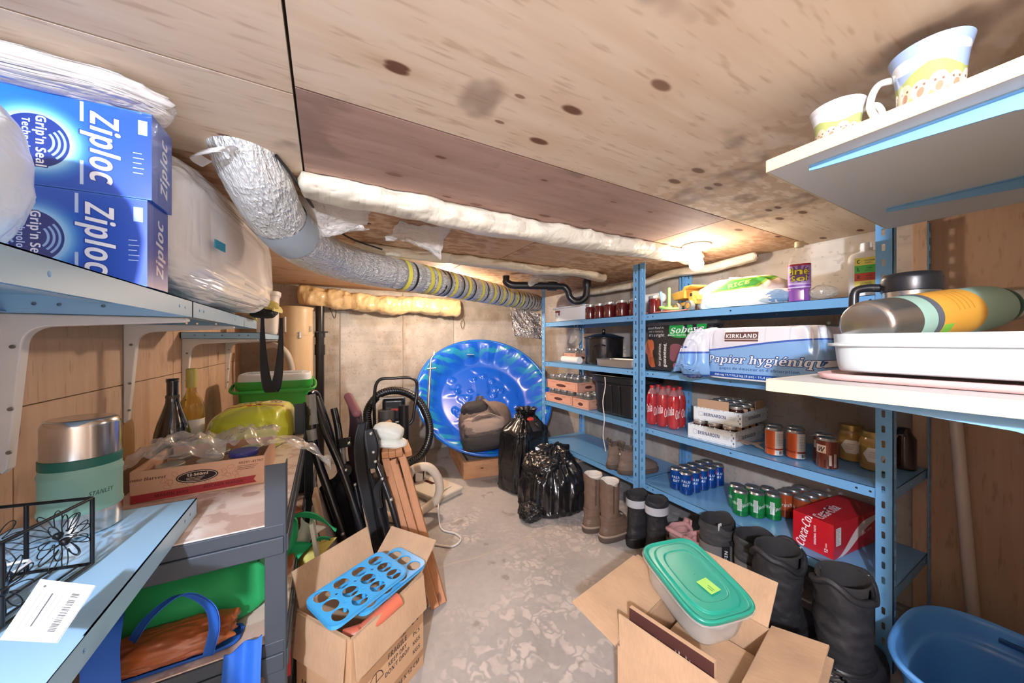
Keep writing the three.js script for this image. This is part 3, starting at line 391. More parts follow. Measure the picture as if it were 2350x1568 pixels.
// ---------------------------------------------------------------- black tub, jar cases, stock pot, tote
const blackPlastic = phys(0x1c1d20, 0.35, { clearcoat: 0.15 });
{
  const g = thing('black_storage_bin', 'black plastic bin with a flared rim on the far middle shelf', 'bin', [1.85, LV[2], -1.69], R(2));
  mesh('body', loft([[0, 0, 0, 0.001, 0.001, 4], [0, 0.002, 0, 0.145, 0.175, 5], [0, 0.1, 0, 0.152, 0.184, 5], [0, 0.215, 0, 0.16, 0.193, 5], [0, 0.222, 0, 0.172, 0.205, 5], [0, 0.262, 0, 0.176, 0.209, 5], [0, 0.268, 0, 0.19, 0.223, 5], [0, 0.272, 0, 0.187, 0.22, 5], [0, 0.262, 0, 0.168, 0.2, 5], [0, 0.12, 0, 0.15, 0.182, 5], [0, 0.01, 0, 0.14, 0.17, 5], [0, 0.008, 0, 0.001, 0.001, 4]], 64, 44), blackPlastic, g);
  for (const q of [-0.07, 0.0, 0.07]) mesh('rib', tf(box(0.01, 0.19, 0.018, 0.004), -0.155, 0.11, q, 0, 0, 0.06), blackPlastic, g);
  one('ribbon', 'thin pale ribbon hanging down the front of the black bin', 'ribbon', sheet((u, v) => [1.655 - 0.012 * Math.sin(v * 3) + 0.002 * u + 0.004, 0.86 - v * 0.50, -1.71 + u * 0.006 + 0.008 * Math.sin(v * 14)], 3, 40, 0.001), mat(0xe6e1da, 0.5));
}
{
  const pink = mat(0xffffff, 0.75, { map: canvasTex(384, 160, (x, w, h) => { x.fillStyle = '#d9a48c'; x.fillRect(0, 0, w, h); x.strokeStyle = '#b06a54'; x.lineWidth = 4; x.strokeRect(16, 22, w - 32, h - 44); x.fillStyle = '#5a2f24'; x.beginPath(); x.ellipse(w * 0.5, h * 0.55, 62, 28, 0, 0, 7); x.fill(); lines(x, 60, 30, 110, 2, 12, '#a4624e', 4); lines(x, 240, 30, 90, 2, 12, '#a4624e', 4); }) }), plain = mat(0xd2a088, 0.8);
  const jarCase = (label, x, y, z, nx, nz, turn, where) => {
    const g = thing('jar_case', label, 'jar case', [x, y, z], turn), W = nx * 0.075 + 0.008, D = nz * 0.075 + 0.008, hh = 0.07;
    mesh('bottom', tf(box(W, 0.003, D), 0, 0.0015, 0), plain, g);
    for (const s of [-1, 1]) { mesh('side_panel', tf(box(0.003, hh, D), s * W / 2, hh / 2, 0), s < 0 ? [plain, pink, plain, plain, plain, plain] : plain, g); mesh('end_panel', tf(box(W, hh, 0.003), 0, hh / 2, s * D / 2), s > 0 ? [plain, plain, plain, plain, pink, plain] : plain, g); }
    for (let i = 0; i < nx; i++) for (let j = 0; j < nz; j++) { const a = (i - (nx - 1) / 2) * 0.075, b = (j - (nz - 1) / 2) * 0.075, c = Math.cos(turn), s = Math.sin(turn); dup(emptyJar, 'empty_jar', `glass jar, ${NTH[i]} from aisle, ${NTH[nz - 1 - j]} row from camera, ${where}`, [x + a * c + b * s, y + 0.004, z - a * s + b * c], 0, `jars in the ${where}`); }
  };
  jarCase('lowest pink cardboard case of empty jars beside the far post', 1.79, LV[2], -2.26, 3, 4, R(6), 'lowest pink case');
  jarCase('pink cardboard case of empty jars stacked on top of another case', 1.80, LV[2] + 0.11, -2.23, 3, 5, R(3), 'stacked pink case');
  jarCase('pink cardboard case of empty jars right beside the black bin', 1.79, LV[2], -1.985, 3, 2, R(6), 'case by the bin');
  jarCase('small pink cardboard case of dark jars left of the stock pot', 1.90, LV[1], -2.30, 2, 2, R(4), 'case by the pot');
}
{
  const en = phys(0x1c1b1d, 0.22, { clearcoat: 0.5 });
  const g = thing('stock_pot', 'large black speckled enamel stock pot with lid on the far shelf', 'pot', [1.86, LV[1], -1.925], 0.6);
  mesh('body', lathe([[0, 0], [0.132, 0], [0.14, 0.008], [0.142, 0.185], [0.146, 0.19], [0.146, 0.196]], 48), en, g);
  mesh('lid', lathe([[0.150, 0.196], [0.151, 0.202], [0.13, 0.208], [0.07, 0.226], [0.02, 0.232], [0, 0.232]], 48), en, g);
  mesh('knob', lathe([[0, 0.23], [0.013, 0.232], [0.011, 0.245], [0.014, 0.256], [0.008, 0.264], [0, 0.265]], 20), en, g);
  for (const s of [-1, 1]) mesh('handle', tube([[s * 0.142, 0.14, -0.04], [s * 0.172, 0.145, -0.03], [s * 0.178, 0.146, 0], [s * 0.172, 0.145, 0.03], [s * 0.142, 0.14, 0.04]], 0.005, 30, 8), en, g);
  one('white_paper_roll', 'white paper roll lying at the edge of the far second shelf', 'roll', tf(cyl(0.026, 0.026, 0.24, 28), 1.705, LV[1] + 0.0265, -2.12, Math.PI / 2, 0, 0.12), mat(0xf1eeea, 0.7));
  const f = thing('baking_tin', 'shallow silver baking tin in front of the stock pot', 'baking tin', [1.74, LV[1], -1.64], R(3));
  mesh('pan', loft([[0, 0, 0, 0.001, 0.001, 6], [0, 0.001, 0, 0.075, 0.155, 7], [0, 0.05, 0, 0.082, 0.162, 7], [0, 0.053, 0, 0.088, 0.168, 7], [0, 0.051, 0, 0.08, 0.16, 7], [0, 0.006, 0, 0.073, 0.153, 7], [0, 0.005, 0, 0.001, 0.001, 6]], 56, 36), mat(0xb9b2aa, 0.35, { metalness: 0.7 }), f);
  one('baking_tin', 'dark grey baking tin behind the silver one, ending at the middle posts', 'baking tin', loft([[0, 0, 0, 0.001, 0.001, 6], [0, 0.001, 0, 0.09, 0.14, 7], [0, 0.055, 0, 0.1, 0.15, 7], [0, 0.058, 0, 0.105, 0.155, 7], [0, 0.052, 0, 0.096, 0.146, 7], [0, 0.007, 0, 0.088, 0.138, 7], [0, 0.006, 0, 0.001, 0.001, 6]], 56, 36), mat(0x3c4046, 0.4, { metalness: 0.6 }), [1.945, LV[1], -1.60]);
  const t = thing('white_tote', 'white plastic tote with a red handle mark on the far top shelf', 'tote', [1.825, LV[0], -2.165]);
  mesh('body', loft([[0, 0, 0, 0.001, 0.001, 4], [0, 0.002, 0, 0.115, 0.19, 6], [0, 0.105, 0, 0.128, 0.205, 6], [0, 0.108, 0, 0.140, 0.218, 6], [0, 0.118, 0, 0.140, 0.218, 6], [0, 0.118, 0, 0.126, 0.203, 6], [0, 0.01, 0, 0.112, 0.187, 6], [0, 0.009, 0, 0.001, 0.001, 4]], 64, 36), mat(0xeeeeec, 0.4), t);
  mesh('handle_mark', tf(box(0.002, 0.014, 0.06, 0.0005, 1), -0.1305, 0.085, -0.12), mat(0x8a2a30, 0.6), t); mesh('handle_mark', tf(box(0.002, 0.03, 0.014, 0.0005, 1), -0.128, 0.068, -0.105), mat(0x8a2a30, 0.6), t);
  one('cake_cover', 'round clear plastic cover behind the far post under the top shelf', 'plastic cover', tf(lathe([[0.001, 0.0], [0.12, 0.0], [0.125, 0.006], [0.12, 0.012], [0.105, 0.075], [0.09, 0.085], [0, 0.088]], 40), 1.93, 1.135, -2.33, 0, 0, 1.35, 0.66), film(0xe8e6e2, 0.2, 0.75));
  one('cardboard_sheet', 'tan cardboard sheet leaning on the wall behind the far second shelf', 'cardboard', tf(box(0.006, 0.24, 0.26), 2.065, 1.052, -2.27, 0, 0, -0.05), mat(0xb79a7c, 0.85));
}
// ---------------------------------------------------------------- top shelf of the near unit
{
  const g = thing('cleaner_bottle', 'clear bottle of purple floor cleaner with a yellow-lettered label', 'bottle', [1.745, LV[0], -0.665], cam(1.745, -0.665));
  const R1 = [[0, 0, 0, 0.001, 0.001, 3], [0, 0.002, 0, 0.036, 0.026, 3.2], [0, 0.1, 0, 0.037, 0.027, 3.2], [0, 0.165, 0, 0.037, 0.027, 3], [0, 0.195, 0, 0.030, 0.024, 2.4], [0, 0.222, 0, 0.015, 0.015, 2], [0, 0.236, 0, 0.014, 0.014, 2]];
  mesh('bottle', loft(R1, 36, 24), film(0xffffff, 0.05, 0.95), g);
  mesh('purple_liquid', loft([[0, 0.003, 0, 0.001, 0.001, 3], [0, 0.004, 0, 0.034, 0.0245, 3.2], [0, 0.058, 0, 0.0352, 0.0254, 3.2], [0, 0.0585, 0, 0.001, 0.001, 3]], 36, 12), phys(0x7d2a9c, 0.1, { clearcoat: 0.5 }), g);
  const lt = canvasTex(512, 256, (x, w, h) => { x.fillStyle = '#b48fd0'; x.fillRect(0, 0, w, h); x.fillStyle = '#b3243f'; x.fillRect(0, 0, w, 28); x.fillStyle = '#7b3aa3'; x.fillRect(0, 196, w, 22); for (const k of [0.25, 0.75]) { x.fillStyle = '#6c3a94'; for (let i = 0; i < 14; i++) { x.save(); x.translate(w * k, 98); x.rotate(i * 0.45); x.fillRect(-6, 0, 12, 72); x.restore(); } write(x, 'Pine-', w * k - 4, 76, 62, '#f4ea4a', { stroke: '#4a4a18', sw: 8 }); write(x, 'Sol', w * k, 132, 66, '#f4ea4a', { stroke: '#4a4a18', sw: 8 }); lines(x, w * k - 80, 176, 150, 2, 9, '#efe6f6', 4); lines(x, w * k - 80, 224, 150, 3, 9, '#efe6f6', 4); } });
  const lg = flipU(loft([[0, 0.06, 0, 0.0376, 0.0276, 3.2], [0, 0.1, 0, 0.0378, 0.0278, 3.2], [0, 0.16, 0, 0.0378, 0.0278, 3.1]], 48, 6)); mesh('label', lg, mat(0xffffff, 0.4, { map: lt }), g);
  mesh('cap', tf(cyl(0.0155, 0.0155, 0.022, 24), 0, 0.245, 0), mat(0xd8c9a2, 0.4), g);
}
{
  const g = thing('descaler_jug', 'white descaler jug with yellow, green and red label beside the near post', 'bottle', [1.80, LV[0], -0.478], cam(1.80, -0.478));
  mesh('jug', loft([[0, 0, 0, 0.001, 0.001, 3], [0, 0.002, 0, 0.048, 0.03, 4], [0, 0.09, 0, 0.05, 0.031, 4], [0, 0.15, 0, 0.05, 0.031, 4], [0, 0.172, 0, 0.042, 0.026, 3], [0, 0.182, 0, 0.018, 0.018, 2], [0, 0.19, 0, 0.016, 0.016, 2]], 36, 22), mat(0xf1efe8, 0.45), g);
  mesh('cap', tf(cyl(0.018, 0.016, 0.022, 24), 0, 0.2, 0), mat(0xf5f3ee, 0.4), g);
  const t = canvasTex(256, 400, (x, w, h) => { ['#f2e46a', '#55c552', '#cc4630', '#f2e46a'].forEach((c, i) => { x.fillStyle = c; x.fillRect(0, i * h / 4, w, h / 4); }); ['C', 'L', 'R'].forEach((c, i) => { write(x, c, 42, 50 + i * 100, 64, '#1c2a18'); write(x, ['CALCIUM', 'LIME', 'RUST'][i], 160, 40 + i * 100, 26, '#38401c'); lines(x, 110, 62 + i * 100, 110, 2, 12, '#4a4a2a', 4); }); lines(x, 60, 325, 140, 4, 16, '#6a6020', 5); });
  mesh('label', tf(box(0.062, 0.115, 0.001), 0, 0.095, 0.0318), mat(0xffffff, 0.5, { map: t }), g, undefined, [0, Math.PI, 0]);
}
{
  const g = thing('grain_sack', 'white woven sack with a green label slumped on the top shelf', 'sack', [1.835, LV[0], -0.935]);
  const t = canvasTex(512, 300, (x, w, h) => { x.fillStyle = '#ece4d8'; x.fillRect(0, 0, w, h); x.fillStyle = '#8fb63a'; x.beginPath(); x.moveTo(150, 150); x.lineTo(250, 40); x.lineTo(470, 20); x.lineTo(400, 130); x.fill(); x.fillStyle = '#3f9a3c'; x.beginPath(); x.moveTo(172, 140); x.lineTo(262, 52); x.lineTo(440, 36); x.lineTo(385, 118); x.fill(); write(x, 'RICE', 300, 92, 50, '#f3ec7a', { rot: -0.3, style: 'italic' }); });
  const b = sack(0.25, 0.155, 0.40, [[0.01, 0], [0.9, 0.0], [1.02, 0.18], [1.0, 0.5], [0.85, 0.78], [0.5, 0.96], [0.01, 1]], { n: 2.6, wr: 0.02, wf: 5, seed: 4 }); mesh('bag', fitUV(b, 'z', 'y', -0.22, 0.22, 0, 0.16), mat(0xffffff, 0.75, { map: t }), g);
  mesh('folded_mouth', tf(blob(0.06, 0.035, 0.09, { wr: 0.04, seed: 6 }), -0.06, 0.038, 0.20, 0, 0.3), mat(0xe6ddd0, 0.75), g);
  one('clear_plastic_scrap', 'crumpled clear and blue plastic beside the purple cleaner', 'plastic scrap', tf(blob(0.035, 0.028, 0.05, { wr: 0.07, wf: 5, seed: 12 }), 1.745, LV[0] + 0.038, -0.745), film(0xbfd8f2, 0.15, 0.7));
  one('clear_plastic_scrap', 'crumpled clear plastic between the cleaner and the descaler jug', 'plastic scrap', tf(blob(0.03, 0.026, 0.04, { wr: 0.08, wf: 5, seed: 15 }), 1.755, LV[0] + 0.036, -0.590), film(0xf6f2ea, 0.15, 0.8));
}
{ // toy dump truck
  const ye = mat(0xe0a84a, 0.45), dk = mat(0x2d2822, 0.7), gy = mat(0x8d857a, 0.6), g = thing('toy_dump_truck', 'yellow toy dump truck on the top shelf', 'toy truck', [1.765, LV[0], -1.165], R(68));
  mesh('chassis', [tf(box(0.17, 0.02, 0.07, 0.005), 0, 0.045, 0), tf(box(0.05, 0.028, 0.074, 0.006), -0.07, 0.05, 0)], ye, g);
  mesh('cab', [tf(box(0.045, 0.045, 0.07, 0.006), -0.055, 0.082, 0), tf(box(0.03, 0.03, 0.06, 0.006), -0.09, 0.07, 0)], ye, g); mesh('window', tf(box(0.022, 0.018, 0.072, 0.003), -0.058, 0.088, 0), dk, g);
  mesh('dump_bed', ext(shape([[-0.085, 0.125], [-0.02, 0.125], [0.0, 0.108], [0.10, 0.10], [0.075, 0.06], [-0.02, 0.062], [-0.03, 0.106], [-0.085, 0.118]]), 0.09, 0.004), ye, g, [0, 0.012, -0.045]);
  for (const [x, s] of [[-0.062, 1], [0.05, 1], [-0.062, -1], [0.05, -1]]) { const w = mesh('wheel', tf(cyl(0.028, 0.028, 0.024, 24), x, 0.0285, s * 0.044, Math.PI / 2), gy, g); mesh('hub', tf(cyl(0.014, 0.014, 0.027, 16), x, 0.0285, s * 0.044, Math.PI / 2), ye, w); }
  one('toy_box', 'pale toy box standing behind the toy dump truck', 'toy box', [tf(box(0.06, 0.13, 0.16, 0.004), 0, 0.065, 0), tf(box(0.08, 0.02, 0.19, 0.004), 0, 0.142, 0.01)], mat(0xd9b7a0, 0.7), [1.93, LV[0], -1.20], R(10));
  one('pink_tube', 'pink plastic tube standing behind the toy dump truck', 'toy tube', tf(cyl(0.01, 0.01, 0.19, 16), 0, 0.095, 0), mat(0xd79cc0, 0.5), [1.95, LV[0], -1.05]);
}
{ // ring toss
  const gr = mat(0x9fe07a, 0.4), g = thing('ring_toss_stand', 'green ring toss peg with a ring lying at its foot', 'toy', [1.725, LV[0], -1.265]);
  mesh('base', tf(cyl(0.045, 0.042, 0.008, 32), 0, 0.004, 0), mat(0x77c6a8, 0.5), g); mesh('peg', tf(new THREE.CapsuleGeometry(0.0085, 0.125, 6, 16), 0, 0.076, 0), gr, g); mesh('foot', tf(box(0.035, 0.02, 0.045, 0.005), 0, 0.014, 0), mat(0xc93b3a, 0.5), g);
  one('toy_ring', 'pale green toy ring lying round the green peg', 'toy ring', tf(new THREE.TorusGeometry(0.05, 0.007, 10, 40), 1.72, LV[0] + 0.03, -1.26, Math.PI / 2 + 0.16, 0.1), gr);
  one('toy_peg', 'light blue toy peg standing beside the green one', 'toy peg', [tf(new THREE.CapsuleGeometry(0.0085, 0.12, 6, 16), 0, 0.075, 0), tf(cyl(0.028, 0.026, 0.01, 24), 0, 0.005, 0)], mat(0x8fc3ea, 0.4), [1.79, LV[0], -1.37]);
  one('skipping_rope', 'salmon pink cord trailing along the front of the top shelf', 'cord', tube([[1.672, LV[0] + 0.006, -1.40], [1.68, LV[0] + 0.007, -1.33], [1.668, LV[0] + 0.006, -1.26], [1.69, LV[0] + 0.006, -1.18], [1.67, LV[0] + 0.006, -1.12]], 0.0045, 40, 8), mat(0xcf8372, 0.6));
}
// ---------------------------------------------------------------- second shelf: shopping bag and toilet paper
{
  const t = canvasTex(768, 576, (x, w, h) => {
    x.fillStyle = '#2b2928'; x.fillRect(0, 0, w, h); x.fillStyle = '#55504f'; x.fillRect(0, 0, w, 54);
    x.fillStyle = '#28a84a'; x.beginPath(); x.moveTo(318, 60); x.lineTo(470, 60); x.lineTo(520, 196); x.quadraticCurveTo(400, 210, 330, 170); x.fill(); x.beginPath(); x.moveTo(505, 60); x.lineTo(560, 60); x.lineTo(600, 200); x.lineTo(540, 196); x.fill(); x.beginPath(); x.moveTo(600, 54); x.lineTo(690, 54); x.lineTo(700, 206); x.lineTo(630, 204); x.fill();
    write(x, 'Sobeys', 500, 112, 88, '#fff', { font: 'serif', style: 'italic', rot: -0.06, sx: 1.1 }); write(x, 'Better food for all', 430, 168, 28, '#e7f5e7', { style: 'italic' });
    write(x, 'Good food is', 150, 82, 38, '#f3f0ec', { weight: '' }); write(x, 'not a luxury,', 170, 122, 34, '#cfc9c6', { weight: '' }); write(x, "it's a right", 180, 166, 42, '#f3f0ec', { weight: '' });
    x.fillStyle = '#c8693f'; x.beginPath(); x.ellipse(70, 300, 46, 90, 0.15, 0, 7); x.ellipse(130, 280, 34, 66, -0.2, 0, 7); x.fill(); x.beginPath(); x.moveTo(60, 320); x.quadraticCurveTo(60, 470, 130, 540); x.lineTo(180, 530); x.quadraticCurveTo(140, 420, 150, 300); x.fill(); x.strokeStyle = '#7a3a20'; x.lineWidth = 5; for (let i = 0; i < 5; i++) { x.beginPath(); x.moveTo(110 + i * 12, 420); x.lineTo(90 + i * 22, 520); x.stroke(); }
    write(x, 'our guarantee.', 232, 390, 40, '#f3f0ec', { rot: -Math.PI / 2, weight: '', style: 'italic' }); write(x, 'guaranteed.', 292, 390, 46, '#f3f0ec', { rot: -Math.PI / 2 });
    x.fillStyle = '#84505c'; x.beginPath(); x.moveTo(350, 280); x.quadraticCurveTo(430, 230, 530, 330); x.lineTo(470, 440); x.quadraticCurveTo(390, 480, 350, 430); x.fill(); x.fillStyle = '#d9728e'; x.beginPath(); x.ellipse(410, 510, 26, 40, 0, 0, 7); x.fill();
    write(x, 'Eat', 590, 300, 82, '#f5f2ee', { weight: '', align: 'left' }); write(x, 'better.', 500, 420, 84, '#f5f2ee', { weight: '', align: 'left' }); write(x, 'Feel better.', 480, 500, 44, '#f5f2ee', { align: 'left' });
  });
  const b = loft([[0, 0, 0, 0.001, 0.001, 5], [0, 0.004, 0, 0.072, 0.19, 5], [0, 0.08, 0, 0.082, 0.203, 4.5], [0, 0.18, 0, 0.076, 0.205, 4.5], [0.005, 0.26, 0, 0.06, 0.206, 4.5], [0.012, 0.285, 0, 0.035, 0.2, 4]], 84, 40, (u, v) => 0.010 * (ridge(u * 14, v * 5, 1.5) - 0.5) * Math.min(1, v * 8));
  const g = thing('shopping_bag', 'black printed reusable shopping bag with a green logo on the second shelf', 'bag', [1.765, LV[1], -1.215], R(3)); mesh('bag', fitUV(b, 'z', 'y', -0.21, 0.21, 0, 0.29), phys(0xffffff, 0.35, { map: t, clearcoat: 0.3 }), g);
  for (const q of [-0.14, 0.10]) mesh('handle', sheet((u, v) => { const a = v * Math.PI; return [-0.03 + 0.035 * Math.sin(a), 0.275 + 0.006 - 0.05 * Math.sin(a) * 0, q + 0.02 * (u - 0.5) + 0.07 * v]; }, 3, 14, 0.003), mat(0x3a3736, 0.6), g);
}
{
  const t = canvasTex(1024, 512, (x, w, h) => {
    x.fillStyle = '#e9e9ee'; x.fillRect(0, 0, w, h); x.fillStyle = '#f4f4f6'; for (let i = 0; i < 5; i++) x.fillRect(330 + i * 150, 10, 140, 140);
    x.fillStyle = '#3f62b4'; x.beginPath(); x.moveTo(0, 230); x.bezierCurveTo(300, 250, 620, 120, w, 120); x.lineTo(w, 150); x.lineTo(w, h); x.lineTo(0, h); x.fill();
    x.fillStyle = '#8cb8e6'; x.beginPath(); x.moveTo(0, 250); x.bezierCurveTo(300, 262, 620, 140, w, 132); x.lineTo(w, h); x.lineTo(0, h); x.fill();
    x.fillStyle = '#6f4c42'; x.fillRect(330, 62, 250, 86); write(x, 'KIRKLAND', 455, 98, 50, '#fff', { sx: 0.95 }); x.fillStyle = '#f4f0ee'; x.fillRect(330, 124, 250, 6);
    write(x, 'Papier hygiénique', 600, 320, 96, '#f4f8fc', { font: 'serif', style: 'italic', stroke: '#2c4d86', sw: 12, sx: 0.95 }); write(x, 'gages de douceur et d\'absorption', 560, 402, 34, '#3e67a8');
    x.fillStyle = '#2456a8'; x.fillRect(0, 446, w, 44); write(x, '400 ug 11/110,2 kg (8 po) • 11,4 cm x 10,1 cm (4,5 in)', 560, 468, 26, '#dfeaf8'); x.fillStyle = '#f2f4f6'; x.fillRect(0, 492, w, 20); x.fillStyle = '#3557b0'; write(x, '24', 60, 190, 60, '#3c5cb2', { rot: -0.5 });
  });
  const g = thing('toilet_paper_pack', 'large blue and white plastic-wrapped toilet paper pack hanging over the shelf edge', 'toilet paper', [1.665, LV[1] + 0.003, -0.735]);
  const b = loft([[0, 0.0, 0, 0.001, 0.001, 6], [0, 0.002, 0, 0.11, 0.205, 7], [0, 0.05, 0, 0.12, 0.213, 7], [0, 0.12, 0, 0.124, 0.215, 7], [0, 0.19, 0, 0.12, 0.21, 7], [0, 0.225, 0, 0.108, 0.2, 6], [0, 0.228, 0, 0.001, 0.001, 6]], 120, 50, (u, v) => 0.005 * Math.cos(u * Math.PI * 2 * 14) * smooth(0.45, 0.75, v) + 0.006 * (ridge(u * 22, v * 7, 3.5) - 0.5));
  const wrapM = phys(0xffffff, 0.25, { map: t, clearcoat: 0.5, clearcoatRoughness: 0.2 });
  mesh('wrapped_rolls', fitUV(b, 'z', 'y', -0.30, 0.25, 0, 0.235), wrapM, g);
  const e = grid((u, v) => { const a = u * Math.PI * 2, k = profileAt([[1.0], [1.02], [0.98], [0.88], [0.62], [0.3], [0.02]], v)[0], [c, s] = sup(a, 4), w = 0.05 * (ridge(Math.cos(a) * 2 + 3, Math.sin(a) * 2, v * 4 + 0.5) - 0.45) * smooth(0, 0.4, v); return [c * 0.115 * k - 0.17 * v + w * c, 0.112 + s * 0.112 * k - 0.085 * v * v * v + w, -0.195 - 0.145 * v + w]; }, 64, 30, true);
  mesh('crumpled_end', fitUV(e, 'z', 'y', -0.37, 0.85, -0.02, 0.235), wrapM, g);
}

// ================================================================= boots under the shelves
const leatherBump = grey(256, 256, (u, v) => fbm(u * 24, v * 24, 0, 3));
function boot(name, label, x, z, turn, o) { // toe points along local +z; the shaft stands on the heel
  const { h, rs = 0.058, rt = 0.062, ankle = 0.05, foot = 0.135, fw = 0.046, upper, sole, lining, soleH = 0.03, lean = 0, slouch = 0.004, bandH = 0, band, group, floorY = 0, seed: s = 1, rimDip = 0.02, rimN = 2 } = o;
  const g = thing(name, label, 'boot', [x, floorY, z], turn, group);
  mesh('sole', loft([[0, 0, 0.055, 0.001, 0.001, 2.3], [0, 0.001, 0.055, fw * 0.98, foot, 2.5], [0, soleH * 0.6, 0.055, fw * 1.06, foot * 1.03, 2.5], [0, soleH, 0.055, fw * 1.04, foot * 1.02, 2.5], [0, soleH + 0.004, 0.055, fw * 0.9, foot * 0.95, 2.4]], 40, 14), sole, g);
  const rings = [[0, soleH, 0.055, fw, foot * 0.98, 2.4], [0, soleH + 0.02, 0.054, fw * 1.0, foot * 0.97, 2.4], [0, soleH + 0.045, 0.04, fw * 0.97, foot * 0.82, 2.2], [0, soleH + 0.07, 0.012, ankle, foot * 0.60, 2.1], [0, soleH + 0.10, -0.006, ankle, ankle * 1.28, 2], [0, soleH + 0.14, -0.012, ankle * 1.02, ankle * 1.14, 2]];
  const shaft = h - soleH - 0.14; for (let i = 1; i <= 4; i++) { const k = i / 4; rings.push([lean * k, soleH + 0.14 + shaft * k, -0.012, mix(ankle * 1.04, rt, k) + (i < 4 ? 0.002 * Math.sin(i * 4 + s) : 0), mix(ankle * 1.12, rs, k), rimN]); }
  const outer = loft(rings, 48, 46, (u, v) => slouch * (ridge(u * 7 + s, v * 11, 1.5) - 0.45) * smooth(0.2, 0.4, v));
  const p = outer.attributes.position; for (let i = 0; i < p.count; i++) { const y = p.getY(i), k = smooth(h * 0.72, h, y); if (k > 0) p.setY(i, y - rimDip * k * (0.5 - 0.5 * Math.cos(2 * Math.atan2(p.getX(i) - lean, p.getZ(i) + 0.012))) + 0.012 * k * (noise(p.getX(i) * 30 + s, p.getZ(i) * 30) - 0.5)); } outer.computeVertexNormals();
  mesh('upper', outer, upper, g);
  mesh('lining', loft([[lean, h - 0.012, -0.012, rt * 0.985, rs * 0.985, rimN], [lean, h - 0.004, -0.012, rt * 0.97, rs * 0.97, rimN], [lean, h - 0.014, -0.012, rt * 0.88, rs * 0.88, rimN], [lean * 0.6, h * 0.7, -0.012, rt * 0.80, rs * 0.80, 2], [0, h * 0.42, -0.012, ankle * 0.8, ankle * 0.86, 2], [0, h * 0.40, -0.012, 0.001, 0.001, 2]], 40, 18, (u, v) => -0.008 * smooth(0.0, 0.1, v) * 0 - 0.004 * ridge(u * 5 + s, v * 3, 2.5)), lining, g);
  if (bandH) { const y0 = h - bandH - 0.035; mesh('cuff', loft([[lean * 0.9, y0, -0.012, rt * 1.06, rs * 1.05, rimN], [lean, h - 0.03, -0.012, rt * 1.07, rs * 1.06, rimN]], 40, 5), band, g); }
  return g;
}
const brownLeather = mat(0x6f5a4c, 0.5, { bumpMap: leatherBump, bumpScale: 0.002 }), brownSole = mat(0x54473f, 0.7), cream2 = mat(0xd7cec2, 0.85), blackNylon = mat(0x232326, 0.6, { bumpMap: leatherBump, bumpScale: 0.002 }), blackRubber = mat(0x1b1b1d, 0.45), greySuede = mat(0x6c6a68, 0.85), charcoal = mat(0x3b3b3d, 0.75, { bumpMap: leatherBump, bumpScale: 0.002 }), blackFelt = mat(0x29292b, 0.95);
{
  const o = { h: 0.335, rs: 0.056, rt: 0.052, ankle: 0.046, upper: brownLeather, sole: brownSole, lining: cream2, soleH: 0.034, slouch: 0.006, rimDip: 0.025 };
  const b1 = boot('tall_boot', 'tall brown leather boot beside the black garbage bag', 1.385, -1.505, R(84), { ...o, seed: 3 });
  const b2 = boot('tall_boot', 'tall brown leather boot with an ankle strap, next to the black boots', 1.402, -1.393, R(90), { ...o, seed: 5 });
  for (const b of [b1, b2]) { mesh('welt', loft([[0, 0.030, 0.055, 0.0485, 0.139, 2.5], [0, 0.036, 0.055, 0.0495, 0.1405, 2.5], [0, 0.041, 0.055, 0.047, 0.136, 2.5]], 40, 5), mat(0x9a8674, 0.7), b); mesh('ankle_strap', loft([[0, 0.115, 0.012, 0.0525, 0.083, 2.2], [0, 0.128, 0.006, 0.0535, 0.078, 2.2], [0, 0.138, 0.0, 0.052, 0.07, 2.2]], 40, 5), brownLeather, b); mesh('zip', tf(box(0.004, 0.15, 0.006, 0.001, 1), -0.05, 0.24, -0.03), mat(0x4a3b30, 0.5), b); }
}
{
  const o = { h: 0.285, rs: 0.060, rt: 0.050, ankle: 0.046, upper: blackNylon, sole: blackRubber, lining: blackFelt, soleH: 0.05, slouch: 0.008, bandH: 0.035, band: mat(0xb9bcc0, 0.6), rimDip: 0.01 };
  boot('winter_boot', 'black winter boot with pale cuff, right beside the brown boots', 1.50, -1.287, R(90), { ...o, seed: 7 });
  boot('winter_boot', 'black winter boot with pale cuff, right beside the pink ankle boots', 1.525, -1.183, R(90), { ...o, seed: 9 });
}
